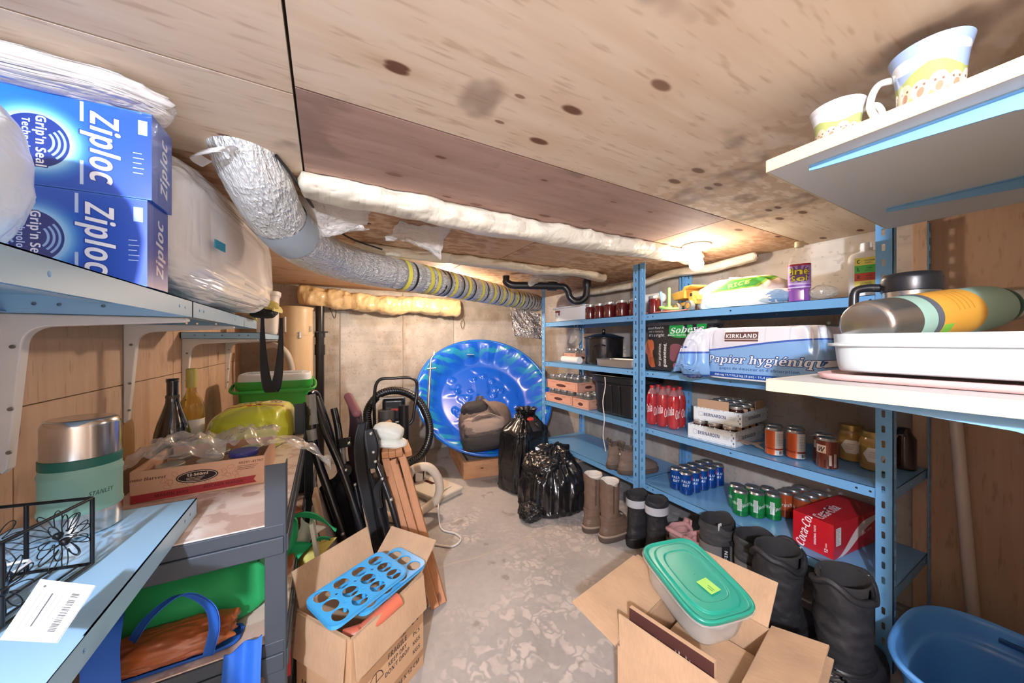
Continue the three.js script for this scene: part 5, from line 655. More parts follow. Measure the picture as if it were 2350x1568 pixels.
  mesh('body', lathe([[0, 0], [0.036, 0], [0.038, 0.01], [0.044, 0.17], [0.0455, 0.19]], 40), steel, tm); mesh('lid', lathe([[0.0455, 0.186], [0.0485, 0.188], [0.0485, 0.215], [0.045, 0.226], [0.035, 0.229], [0, 0.228]], 40), blackPlastic, tm); mesh('handle', tube([[-0.045, 0.20, 0], [-0.07, 0.203, 0], [-0.089, 0.198, 0], [-0.093, 0.175, 0], [-0.089, 0.12, 0], [-0.08, 0.085, 0]], 0.0095, 40, 12), blackPlastic, tm); mesh('foot', lathe([[0.034, 0], [0.039, 0.001], [0.04, 0.014], [0.037, 0.016]], 36), blackPlastic, tm);
  const mugT = (sky, s) => canvasTex(512, 256, (x, w, h) => { x.fillStyle = sky; x.fillRect(0, 0, w, h); x.fillStyle = '#f6f7f8'; for (let i = 0; i < 9; i++) { x.beginPath(); x.ellipse(hash(i, s, 1) * w, 40 + 26 * hash(i, s, 2), 50, 14, 0, 0, 7); x.fill(); } x.fillStyle = '#b9c274'; x.beginPath(); x.moveTo(0, 110); for (let i = 0; i <= 16; i++) x.lineTo(i * w / 16, 92 + 18 * Math.sin(i * 1.1 + s)); x.lineTo(w, h); x.lineTo(0, h); x.fill(); for (let i = 0; i < 12; i++) { const a = (i + 0.5) * w / 12; x.fillStyle = ['#efe2c4', '#e6d3b0', '#f3ead6'][i % 3]; x.beginPath(); x.ellipse(a, 150 + 10 * (i % 2), 24, 34, 0, 0, 7); x.fill(); x.fillStyle = '#b98f74'; x.beginPath(); x.ellipse(a, 166, 9, 16, 0.2, 0, 7); x.fill(); x.fillStyle = '#8f6a58'; x.fillRect(a - 12, 140, 6, 8); x.fillRect(a + 6, 140, 6, 8); } });
  const mug = (label, x, z, r, h, t, hs) => { const g = thing('ceramic_mug', label, 'mug', [x, 1.447, z], cam(x, z)); mesh('body', [tf(new THREE.LatheGeometry([[r * 0.78, 0], [r * 0.86, h * 0.2], [r * 0.88, h * 0.4], [r * 0.90, h * 0.6], [r * 0.96, h * 0.8], [r * 1.1, h]].map(([a, b]) => new THREE.Vector2(a, b)), 40), 0, 0, 0)], phys(0xffffff, 0.15, { map: t, clearcoat: 0.6 }), g); mesh('inside', lathe([[r * 1.1, h], [r * 1.04, h * 0.99], [r * 0.86, h * 0.7], [r * 0.78, h * 0.06], [0, h * 0.05]], 40), porcelain, g); mesh('base', lathe([[0, 0], [r * 0.8, 0], [r * 0.82, h * 0.02]], 36), porcelain, g); mesh('handle', tube([[hs * r * 0.9, h * 0.8, 0], [hs * r * 1.35, h * 0.82, 0], [hs * r * 1.6, h * 0.55, 0], [hs * r * 1.3, h * 0.28, 0], [hs * r * 0.85, h * 0.22, 0]], r * 0.13, 36, 10), porcelain, g); };
  mug('large ceramic mug painted with hills and pale animals on the upper board', 0.845, -0.152, 0.041, 0.115, mugT('#a9c0e6', 2), 1); mug('smaller ceramic mug painted with brown animals left of the large mug', 0.84, -0.262, 0.036, 0.088, mugT('#e6e2e0', 5), -1);
}

// ================================================================= upper left shelf of steel planks on white brackets
const paleBlue = phys(0x9cc6e4, 0.36, { clearcoat: 0.25, clearcoatRoughness: 0.3 }), whiteMetal = mat(0xe9e2da, 0.5);
function plankShelf(label, y, z0, L, hgt = 0.04) { const g = thing('steel_plank', label, 'shelf', [-0.585, y, z0]); mesh('tray', shelfTray(L, 0.30, hgt), paleBlue, g); return g; }
plankShelf('pale blue steel plank shelf under the blue freezer bag boxes', 1.20, -0.12, 0.992);
plankShelf('pale blue steel plank shelf under the big translucent plastic bag', 1.20, -1.116, 0.90);
plankShelf('short blue steel plank shelf under the white plastic pail, lower than the others', 1.145, -2.12, 0.90, 0.03);
plankShelf('pale blue steel plank with the thermos and wire basket lying on it', 0.701, -0.22, 0.926);
function bracket(label, z, y) {
  const g = thing('shelf_bracket', label, 'bracket', [XL, y, z]);
  const s = new THREE.Shape(); s.moveTo(0, 0); s.lineTo(0.29, 0); s.lineTo(0.292, -0.008); s.lineTo(0.285, -0.012); s.lineTo(0.07, -0.026); s.quadraticCurveTo(0.035, -0.03, 0.031, -0.065); s.lineTo(0.012, -0.325); s.lineTo(0.004, -0.335); s.lineTo(0, -0.33); s.lineTo(0, 0);
  mesh('arm', ext(s, 0.024, 0.003, 8), whiteMetal, g, [0, 0, -0.012]); for (const yy of [-0.07, -0.2, -0.29]) mesh('screw', tf(cyl(0.004, 0.004, 0.003, 12), 0.02 - 0.02 * (-yy - 0.07) , yy, 0.0125, Math.PI / 2), mat(0x8d8781, 0.4, { metalness: 0.7 }), g);
}
bracket('white wall bracket nearest the camera under the joint of two planks', -1.135, 1.159); bracket('white wall bracket beside the dark wine bottle', -1.63, 1.159); bracket('white wall bracket behind the pale wine bottle', -2.16, 1.114); bracket('white wall bracket behind the green cooler box', -2.96, 1.114);

// freezer bag boxes
{
  const front = canvasTex(768, 420, (x, w, h) => {
    const gr = x.createLinearGradient(0, 0, w, 0); gr.addColorStop(0, '#1d7ad8'); gr.addColorStop(1, '#1246b8'); x.fillStyle = gr; x.fillRect(0, 0, w, h); { const hg = x.createRadialGradient(380, 225, 90, 380, 225, 190); hg.addColorStop(0, '#e4f6ff'); hg.addColorStop(0.35, '#8fd2f8'); hg.addColorStop(1, 'rgba(40,120,220,0)'); x.fillStyle = hg; x.fillRect(150, 0, 460, h); }
    x.fillStyle = '#0e2f7e'; x.beginPath(); x.ellipse(380, 225, 108, 116, 0, 0, 7); x.fill(); x.strokeStyle = '#9fc6ee'; x.lineWidth = 9; for (const r of [58, 76, 94]) { x.beginPath(); x.arc(380, 225, r, -0.7, 0.8); x.stroke(); x.beginPath(); x.arc(380, 225, r, 2.5, 3.9); x.stroke(); }
    write(x, "Grip'n Seal", 398, 225, 44, '#fff', { rot: Math.PI / 2, stroke: '#0e2f7e', sw: 8 }); write(x, 'Technology', 354, 225, 34, '#cfe4fa', { rot: Math.PI / 2, stroke: '#0e2f7e', sw: 6 });
    x.save(); x.translate(600, 212); x.rotate(Math.PI / 2); x.transform(1, 0, -0.18, 1, 0, 0); write(x, 'Ziploc', 0, 0, 136, '#fff', { stroke: '#0d3aa0', sw: 10, sx: 0.84 }); x.restore();
    x.fillStyle = '#a9c8f2'; x.fillRect(718, 40, 34, 70); lines(x, 700, 200, 40, 5, 24, '#c9dcf6', 4); x.fillRect(520, 10, 12, 90); x.fillRect(520, 280, 12, 110); x.fillStyle = '#2c68c8'; x.fillRect(0, 0, w, 6); x.fillRect(0, h - 6, w, 6);
  });
  const side = canvasTex(220, 420, (x, w, h) => { x.fillStyle = '#3a53bc'; x.fillRect(0, 0, w, h); x.fillStyle = '#5a6fd0'; x.fillRect(0, 0, 60, h); x.save(); x.translate(130, h / 2); x.rotate(-Math.PI / 2); x.transform(1, 0, -0.2, 1, 0, 0); write(x, 'Ziploc', 0, 0, 104, '#eef2ff'); x.restore(); });
  const plain = mat(0x2b62c6, 0.45), fm = phys(0xffffff, 0.3, { map: front, clearcoat: 0.5 }), sm = phys(0xffffff, 0.3, { map: side, clearcoat: 0.5 });
  [['lower blue freezer bag box with white lettering on the upper left shelf', 1.2835, 0], ['upper blue freezer bag box stacked under the ceiling', 1.4455, 0.006]].forEach(([l, y, d]) => one('freezer_bag_box', l, 'box', box(0.285, 0.161, 0.085), [sm, plain, plain, plain, fm, plain], [-0.431 + d, y, -0.932], R(-2)));
  one('film_wrap', 'clear plastic film bunched over the freezer bag boxes below the ceiling', 'plastic film', tf(blob(0.155, 0.027, 0.065, { wr: 0.05, wf: 4, seed: 31, n: 3 }), -0.42, 1.553, -0.905), film(0xf6efe8, 0.2, 0.55, { bumpMap: crinkleTex, bumpScale: 0.01 }));
  one('white_plastic_sack', 'white plastic sack at the left edge of the upper shelf', 'plastic bag', tf(blob(0.085, 0.115, 0.095, { wr: 0.03, wf: 3, seed: 33, low: -0.108 }), -0.42, 1.309, -0.665), film(0xeff2f4, 0.35, 0.25, { bumpMap: crinkleTex, bumpScale: 0.006 }));
  const big = thing('translucent_bag', 'big translucent plastic bag stuffed with white packaging on the upper left shelf', 'plastic bag', [-0.385, 1.385, -1.435], R(-6));
  mesh('bag', blob(0.155, 0.172, 0.44, { wr: 0.034, wf: 2.6, n: 5.5, seed: 41, seg: 110, rows: 70, low: -0.184 }), film(0xffffff, 0.22, 0.12, { bumpMap: crinkleTex, bumpScale: 0.014, clearcoat: 0.5 }), big);
  mesh('packaging', tf(blob(0.135, 0.145, 0.37, { wr: 0.03, wf: 2.5, n: 3, seed: 44, low: -0.18 }), -0.01, -0.01, 0.0), mat(0xf8f6f4, 0.7), big);
  mesh('handle_loop', tf(sheet((u, v) => { const a = v * Math.PI * 1.6 - 0.4; return [0.035 * Math.cos(a) + 0.02 * (u - 0.5), 0.012 * Math.sin(v * 9) * 0.6 + (u - 0.5) * 0.014, 0.065 * Math.sin(a) + 0.01 * u]; }, 6, 30, 0.0015), 0.19, 0.16, 0.35, 0, 0.5, 0.2), film(0xf3f1f0, 0.25, 0.5), big);
  mesh('blue_label', tf(box(0.003, 0.022, 0.05), 0.168, -0.03, 0.25, 0, -0.1), mat(0x1d88a8, 0.5), big);
}
{ // yellow cloth with a black strap
  const g = thing('yellow_work_glove', 'yellow and black work glove with a hanging black strap at the shelf end', 'glove', [-0.245, 1.205, -1.86]), ye = mat(0xe8dc8a, 0.8), bk = mat(0x1b1c20, 0.7);
  mesh('cuff', sheet((u, v) => { const a = u * Math.PI * 1.25 - 0.3; return [0.05 * Math.cos(a) + 0.02 * v, 0.04 + 0.04 * Math.sin(a) - 0.035 * v * u, 0.07 - 0.13 * v]; }, 18, 12, 0.006), ye, g); mesh('palm', tf(blob(0.055, 0.03, 0.07, { wr: 0.04, seed: 7 }), 0.0, 0.03, -0.01), bk, g); mesh('lining', tf(blob(0.035, 0.022, 0.05, { wr: 0.04, seed: 9 }), 0.03, 0.055, 0.03), mat(0xd9c26a, 0.8), g);
  mesh('strap', sheet((u, v) => { const a = v * Math.PI, w = 0.012 + 0.03 * Math.sin(a); return [0.045 - 0.03 * Math.cos(a) + (u - 0.5) * w, 0.0 - 0.325 * Math.sin(a) ** 0.8, 0.075 - 0.02 * v + 0.02 * Math.cos(a)]; }, 5, 48, 0.003), bk, g);
}
one('white_pail', 'white plastic pail with a cut-out rim standing before the beige canister', 'pail', loft([[0, 0, 0, 0.001, 0.001, 4], [0, 0.002, 0, 0.055, 0.055, 4], [0, 0.26, 0, 0.068, 0.068, 4], [0, 0.27, 0, 0.076, 0.076, 4], [0, 0.295, 0, 0.077, 0.077, 4], [0, 0.295, 0, 0.07, 0.07, 4], [0, 0.03, 0, 0.05, 0.05, 4], [0, 0.028, 0, 0.001, 0.001, 4]], 48, 30), mat(0xe2dcd6, 0.5), [-0.345, 1.146, -2.86]);
{
  const be = phys(0xe6c9a0, 0.35, { clearcoat: 0.3 }), g = thing('vacuum_canister', 'tall beige central vacuum canister standing in the back left corner', 'vacuum canister', [-0.195, 0, -3.2]);
  mesh('lower_body', lathe([[0, 0], [0.112, 0], [0.114, 0.01], [0.114, 1.14], [0.118, 1.145], [0.118, 1.16]], 48), be, g); mesh('upper_body', lathe([[0.113, 1.16], [0.113, 1.355], [0.119, 1.36], [0.119, 1.372], [0.10, 1.376], [0, 1.376]], 48), be, g); mesh('latch', tf(box(0.016, 0.05, 0.012, 0.003), 0.03, 1.15, 0.116), alu, g); mesh('latch', tf(box(0.014, 0.045, 0.012, 0.003), 0.095, 1.20, 0.07, 0, 0.9), alu, g); mesh('switch_box', tf(box(0.03, 0.12, 0.02, 0.004), -0.075, 1.23, 0.09, 0, -0.7), mat(0xb9b4ae, 0.4, { metalness: 0.5 }), g);
  mesh('intake_hose', tube([[-0.20, 1.06, 0.06], [-0.12, 1.07, 0.13], [-0.06, 1.02, 0.16], [-0.03, 0.93, 0.15], [-0.02, 0.8, 0.13]], 0.022, 50, 14), mat(0xcfc6ba, 0.5), g);
}
// ================================================================= grey shelving with marbled boards
const greySteel = mat(0x3a424b, 0.5, { metalness: 0.2 });
const marble = mat(0xffffff, 0.35, { map: dataTex(512, 512, (u, v) => { const a = fbm(u * 5 + 2 * fbm(u * 4, v * 4, 0, 2), v * 5, 0, 5), k = smooth(0.3, 0.7, a), d = smooth(0.58, 0.66, fbm(u * 11 + 9, v * 11, 0, 4)); return [mix(mix(236, 214, k), 178, d * 0.5), mix(mix(224, 190, k), 142, d * 0.5), mix(mix(214, 176, k), 126, d * 0.5)]; }) });
function greyUnit(label, x0, x1, z0, z1) {
  const g = thing('grey_shelf_unit', label, 'shelf unit', [x0, 0, z0]), W = x1 - x0, L = z0 - z1, Hh = 0.802;
  for (const [x, z, sx, sz] of [[0, 0, 1, -1], [W, 0, -1, -1], [0, -L, 1, 1], [W, -L, -1, 1]]) { const ph = x ? Hh : 0.655; mesh('post', [tf(box(0.042, ph, 0.0025, 0.0008, 1), x + sx * 0.021, ph / 2, z), tf(box(0.0025, ph, 0.036, 0.0008, 1), x, ph / 2, z + sz * 0.018)], greySteel, g); }
  for (const y of [0.657, 0.374, 0.09]) { const s = mesh('board', boxUV(tf(box(W - 0.006, 0.008, L - 0.006), W / 2, y - 0.004, -L / 2), 2), marble, g); const rim = [[W / 2, -0.004, W - 0.006, 0], [W / 2, -L + 0.004, W - 0.006, 0], [0.004, -L / 2, 0, L - 0.006], [W - 0.004, -L / 2, 0, L - 0.006]]; for (const [x, z, a, b] of rim) mesh('beam', [tf(box(a || 0.012, 0.03, b || 0.012, 0.002, 1), x, y - 0.018, z), tf(box(a || 0.02, 0.042, b || 0.02, 0.003, 1), x, y - 0.054, z)], greySteel, s); }
}
greyUnit('near grey steel shelf unit with marbled boards, carrying the jar carton', -0.505, -0.084, -1.0, -1.914); greyUnit('far grey steel shelf unit carrying the green cooler box', -0.47, -0.05, -1.95, -2.86);
const YM = 0.658;
// steel food thermos on the plank
{
  const steel = mat(0xd2ccc4, 0.2, { metalness: 0.95 }), sea = mat(0x84b0a0, 0.42), g = thing('food_thermos', 'wide mint green thermos jar with a steel cup lid on the blue plank', 'thermos', [-0.452, 0.7025, -1.075], 0);
  mesh('base', lathe([[0, 0], [0.054, 0], [0.057, 0.004], [0.0575, 0.045]], 48), steel, g); mesh('body', lathe([[0.0575, 0.045], [0.059, 0.048], [0.059, 0.052], [0.0575, 0.055], [0.0575, 0.118], [0.059, 0.121], [0.059, 0.126], [0.057, 0.129], [0.057, 0.138]], 48), sea, g); mesh('green_band', lathe([[0.057, 0.138], [0.0575, 0.139], [0.0575, 0.156], [0.056, 0.157]], 48), mat(0x146052, 0.45), g); mesh('cup_lid', lathe([[0.0555, 0.157], [0.056, 0.158], [0.0555, 0.222], [0.051, 0.233], [0.046, 0.236], [0, 0.236]], 48), steel, g);
  mesh('mark', tf(new THREE.CylinderGeometry(0.0578, 0.0578, 0.03, 24, 1, true, 0.35, 1.0), 0, 0.088, 0), mat(0xffffff, 0.45, { map: canvasTex(256, 96, (x, w, h) => { x.fillStyle = '#84b0a0'; x.fillRect(0, 0, w, h); write(x, 'STANLEY', w / 2, 60, 40, '#2d5a52', { style: 'italic' }); }) }), g);
}
{ // wire basket
  const wire = mat(0x1d2024, 0.35, { metalness: 0.5 }), g = thing('wire_basket', 'black wire basket with flower-shaped wire curls on the blue plank', 'basket', [-0.36, 0.703, -0.885], R(-12)), W = 0.17, D = 0.28, hh = 0.12;
  for (const y of [0.004, hh]) mesh('hoop', [[0, 0], [-W, 0], [-W, D], [0, D]].map((p, i, l) => bar([p[0], y, p[1]], [l[(i + 1) % 4][0], y, l[(i + 1) % 4][1]], 0.0028, 8)), wire, g);
  for (const [x, z] of [[0, 0], [-W, 0], [-W, D], [0, D], [0, D * 0.5], [-W * 0.5, 0]]) mesh('upright', bar([x, 0.004, z], [x, hh, z], 0.003, 8), wire, g);
  const flower = (cx, cy, cz, ax) => { const pts = []; for (let i = 0; i < 72; i++) { const a = i / 72 * Math.PI * 2, r = 0.008 + 0.036 * Math.abs(Math.sin(a * 5)); const p = Math.cos(a) * r, q = Math.sin(a) * r; pts.push(ax === 'z' ? [cx, cy + q, cz + p] : [cx + p, cy + q, cz]); } const f = mesh('wire_flower', tube(pts, 0.0008, 240, 5, true), wire, g); mesh('flower_centre', tf(blob(0.006, 0.006, 0.006, { wr: 0.06, seed: 3, seg: 20, rows: 14 }), cx, cy, cz), wire, f); };
  for (const z of [0.05, 0.14, 0.23]) flower(0, 0.06 + 0.012 * Math.sin(z * 40), z, 'z'); for (const x of [-0.045, -0.125]) flower(x, 0.06, 0, 'x');
  for (let i = 0; i < 5; i++) mesh('floor_wire', bar([-0.017 - i * 0.034, 0.004, 0], [-0.017 - i * 0.034, 0.004, D], 0.0018, 6), wire, g);
  const tn = thing('wire_tangle', 'tangle of dark wire and clear plastic inside the wire basket', 'wire', [-0.46, 0.712, -0.77]); seed(77); const pts = []; for (let i = 0; i < 46; i++) pts.push([rnd(-0.055, 0.055), rnd(0, 0.05), rnd(-0.09, 0.09)]); mesh('wire', tube(pts, 0.0018, 420, 5), mat(0x2a3d52, 0.5), tn); const p2 = []; for (let i = 0; i < 30; i++) p2.push([rnd(-0.05, 0.06), rnd(0.0, 0.04), rnd(-0.08, 0.09)]); mesh('pale_wire', tube(p2, 0.0025, 260, 5), mat(0xc9cdd0, 0.3), tn);
  const A = V(-0.329, 0.785, -0.695), B = V(-0.266, 0.776, -0.661), C = V(-0.276, 0.745, -0.609), E = V(-0.335, 0.748, -0.642);
  const tg = mat(0xffffff, 0.6, { map: canvasTex(256, 320, (x, w, h) => { x.fillStyle = '#d8dada'; x.fillRect(0, 0, w, h); x.fillStyle = '#555'; x.beginPath(); x.arc(40, 36, 7, 0, 7); x.fill(); for (let i = 0; i < 5; i++) { x.fillStyle = i === 2 ? '#4a4d50' : '#8f9498'; x.fillRect(40 + i * 26, 70, i === 2 ? 7 : 4, 220 - 20 * i); } x.save(); x.translate(215, 60); x.rotate(Math.PI / 2); barcode(x, 0, 0, 210, 34, '#444'); x.restore(); }) });
  one('price_card', 'white price card with a barcode leaning on the wire basket', 'card', sheet((u, v) => { const p = E.clone().lerp(C, u).lerp(A.clone().lerp(B, u), v); return [p.x, p.y, p.z]; }, 4, 4, 0.0015), tg);
}
{ // carton of preserving jars wrapped in film
  const t = canvasTex(900, 270, (x, w, h) => { x.fillStyle = '#d9ae92'; x.fillRect(0, 0, w, h); x.strokeStyle = '#c08468'; x.lineWidth = 3; for (let i = 0; i < 26; i++) { x.beginPath(); x.ellipse(160 + hash(i, 1, 2) * 560, 60 + hash(i, 2, 2) * 110, 26, 16, hash(i, 3, 2) * 3, 0, 7); x.stroke(); } x.fillStyle = '#a8343a'; x.beginPath(); x.moveTo(0, 200); x.lineTo(840, 178); x.lineTo(820, 214); x.lineTo(842, 246); x.lineTo(0, h); x.fill(); x.fillStyle = '#2a1d1a'; x.beginPath(); x.ellipse(420, 108, 142, 56, 0, 0, 7); x.fill(); x.strokeStyle = '#f0dcc8'; x.lineWidth = 4; x.beginPath(); x.ellipse(420, 108, 130, 46, 0, 0, 7); x.stroke(); write(x, '12-500ml', 420, 90, 34, '#f0dcc8'); lines(x, 345, 114, 150, 3, 12, '#d9c0aa', 4); write(x, 'Home Harvest', 90, 70, 34, '#4a2a22', { font: 'serif', style: 'italic' }); write(x, 'MASON JARS', 250, 230, 36, '#6a1f22'); write(x, 'BOCAUX MASON', 600, 214, 36, '#6a1f22'); write(x, '40291-41707', 800, 40, 28, '#4a2a22', { font: 'monospace' }); lines(x, 700, 70, 190, 3, 16, '#6a4a3e', 4); });
  const face = mat(0xffffff, 0.75, { map: t }), pl = mat(0xcfa488, 0.85), g = thing('jar_carton', 'low tan carton of preserving jars with a red band on the marbled shelf', 'carton', [-0.313, YM, -1.43]), W = 0.295, D = 0.25, hh = 0.086;
  mesh('bottom', tf(box(W, 0.003, D), 0, 0.0015, 0), pl, g); mesh('front_panel', tf(box(W, hh, 0.004), 0, hh / 2, D / 2), [pl, pl, pl, pl, face, pl], g); mesh('back_panel', tf(box(W, hh, 0.004), 0, hh / 2, -D / 2), pl, g); for (const s of [-1, 1]) mesh('side_panel', tf(box(0.004, hh, D), s * W / 2, hh / 2, 0), pl, g);
  const lidB = mat(0x3a3f8c, 0.35), bj = makeJar(clearGlass, lidB, 0.042, 0.092), pj = makeJar(clearGlass, lidSilver, 0.036, 0.075);
  dup(bj, 'preserving_jar', 'jar with a dark blue lid in the tan carton', [-0.225, YM + 0.004, -1.36], 0); [[-0.31, -1.37], [-0.40, -1.37], [-0.40, -1.46], [-0.31, -1.46], [-0.22, -1.47]].forEach(([x, z], i) => dup(pj, 'preserving_jar', ['glass jar in the middle of the tan carton front row', 'glass jar at the left front of the tan carton', 'glass jar at the left back of the tan carton', 'glass jar in the middle of the tan carton back row', 'glass jar behind the blue-lidded one in the tan carton'][i], [x, YM + 0.004, z], 0, 'jars in the tan carton'));
  const fm = film(0xffffff, 0.09, 0.88);
  const drape = (l, x, y, z, rx, ry, rz, s) => one('clear_film', l, 'plastic film', sheet((u, v) => { const a = u - 0.5, b = v - 0.5; return [x + a * 2 * rx, y + ry * (1.2 * ridge(u * 2.3 + s, v * 2.3, 1.5) + 0.8 * ridge(u * 5 + s, v * 5, 3.5) - 2.2 * (a * a + b * b)), z + b * 2 * rz]; }, 44, 40, 0.0008), fm);
  drape('clear crinkled film over the left half of the tan jar carton', -0.38, YM + 0.095, -1.42, 0.11, 0.035, 0.12, 3); drape('clear crinkled film bunched on the right of the jar carton', -0.235, YM + 0.10, -1.47, 0.09, 0.03, 0.09, 9);
  one('clear_film', 'clear crinkled film hanging over the front edge of the marbled shelf', 'plastic film', sheet((u, v) => { const a = v * 1.3; return [-0.17 + 0.17 * v + 0.03 * ridge(u * 3, v * 3, 2.5), YM + 0.10 - 0.10 * v * v - 0.05 * ridge(u * 4 + 5, v * 3, 1.5) * v + 0.02 * u, -1.52 + 0.2 * u * (1 - 0.4 * v) + 0.02 * ridge(u * 5, v * 5, 6.5)]; }, 36, 30, 0.0008), fm);
}
{ // wine bottles
  const glassDark = phys(0x120e0c, 0.08, { clearcoat: 1 }), pale = film(0xd8c987, 0.04, 0.9), prof = [[0, 0], [0.034, 0], [0.038, 0.006], [0.038, 0.185], [0.033, 0.21], [0.018, 0.24], [0.0145, 0.255], [0.0145, 0.30], [0.016, 0.302], [0.016, 0.316]];
  const a = thing('wine_bottle', 'dark wine bottle with sloping shoulders by the plywood wall', 'bottle', [-0.462, YM, -1.60]); mesh('glass', lathe([[0, 0], [0.038, 0], [0.048, 0.008], [0.050, 0.05], [0.0495, 0.10], [0.046, 0.13], [0.038, 0.165], [0.027, 0.20], [0.019, 0.228], [0.0155, 0.26], [0.0155, 0.30], [0.017, 0.302], [0.017, 0.314], [0, 0.314]], 36), glassDark, a); mesh('neck_ring', lathe([[0.0175, 0.245], [0.0185, 0.25], [0.0175, 0.256]], 28), mat(0x4d463c, 0.4), a);
  const b = thing('wine_bottle', 'pale wine bottle with a lime capsule and white label', 'bottle', [-0.45, YM, -1.745], cam(-0.435, -1.745) ); mesh('glass', lathe([...prof, [0, 0.316]], 36), pale, b); mesh('capsule', lathe([[0.0165, 0.265], [0.0165, 0.335], [0.014, 0.338], [0, 0.338]], 28), mat(0xbcb35a, 0.45), b); mesh('label', tf(new THREE.CylinderGeometry(0.0384, 0.0384, 0.10, 28, 1, true, Math.PI - 1.0 + 0.5, 2.0), 0, 0.095, 0), mat(0xf0efeb, 0.6), b); mesh('label_stripe', tf(new THREE.CylinderGeometry(0.0386, 0.0386, 0.012, 28, 1, true, Math.PI - 1.0 + 0.5, 2.0), 0, 0.04, 0), mat(0x5c8a4a, 0.6), b);
}
{ // green cooler box and yellow bag
  const gr = phys(0x2fa03a, 0.35, { clearcoat: 0.2 }), g = thing('cooler_box', 'bright green cooler box with a white lid and side handle', 'cooler', [-0.268, YM, -2.655]);
  mesh('body', loft([[0, 0, 0, 0.001, 0.001, 5], [0, 0.002, 0, 0.175, 0.12, 6], [0, 0.15, 0, 0.19, 0.135, 6], [0, 0.155, 0, 0.20, 0.145, 6], [0, 0.20, 0, 0.203, 0.148, 6], [0, 0.20, 0, 0.19, 0.135, 6], [0, 0.19, 0, 0.001, 0.001, 5]], 72, 30), gr, g); mesh('lid', loft([[0, 0.192, 0, 0.192, 0.137, 6], [0, 0.235, 0, 0.186, 0.131, 6], [0, 0.242, 0, 0.178, 0.123, 6], [0, 0.243, 0, 0.001, 0.001, 5]], 72, 16), mat(0xdfe3ea, 0.4), g); mesh('lid_inset', tf(box(0.28, 0.004, 0.16, 0.0015, 1), 0, 0.2445, 0), mat(0xc9d2de, 0.4), g);
  mesh('handle', tube([[-0.203, 0.185, 0], [-0.215, 0.17, 0.08], [-0.20, 0.145, 0.155], [0, 0.14, 0.16], [0.20, 0.145, 0.155], [0.215, 0.175, 0.08], [0.203, 0.19, 0]], 0.009, 80, 12), gr, g);
  const t = canvasTex(400, 560, (x, w, h) => { x.fillStyle = '#e6dc3a'; x.fillRect(0, 0, w, h); x.fillStyle = '#c8d23c'; x.fillRect(0, h * 0.62, w, h); x.fillStyle = '#efe6a0'; x.fillRect(60, 20, w - 120, 250); x.fillStyle = '#a8442a'; x.fillRect(40, 300, w - 80, 26); x.fillStyle = '#6a3a20'; x.beginPath(); x.ellipse(200, 120, 90, 50, 0, 0, 7); x.fill(); write(x, 'OIL FAST', 200, 225, 60, '#5a4a18', { rot: Math.PI }); lines(x, 100, 255, 200, 2, 14, '#7a6a28', 5); });
  const y = thing('yellow_bag', 'lime yellow plastic bag of pellets lying on the marbled shelf', 'bag', [-0.265, YM, -1.865], R(-8)); const b = sack(0.27, 0.165, 0.46, [[0.01, 0], [0.85, 0.0], [1.0, 0.12], [1.02, 0.4], [0.92, 0.74], [0.6, 0.95], [0.01, 1]], { n: 3, wr: 0.014, wf: 4, seed: 12 }); mesh('bag', fitUV(b, 'x', 'z', -0.14, 0.14, 0.24, -0.24), phys(0xffffff, 0.3, { map: t, clearcoat: 0.4 }), y); mesh('sealed_edge', tf(box(0.23, 0.004, 0.05, 0.001, 1), 0, 0.07, 0.235, 0.5), mat(0xcdd648, 0.4), y);
}
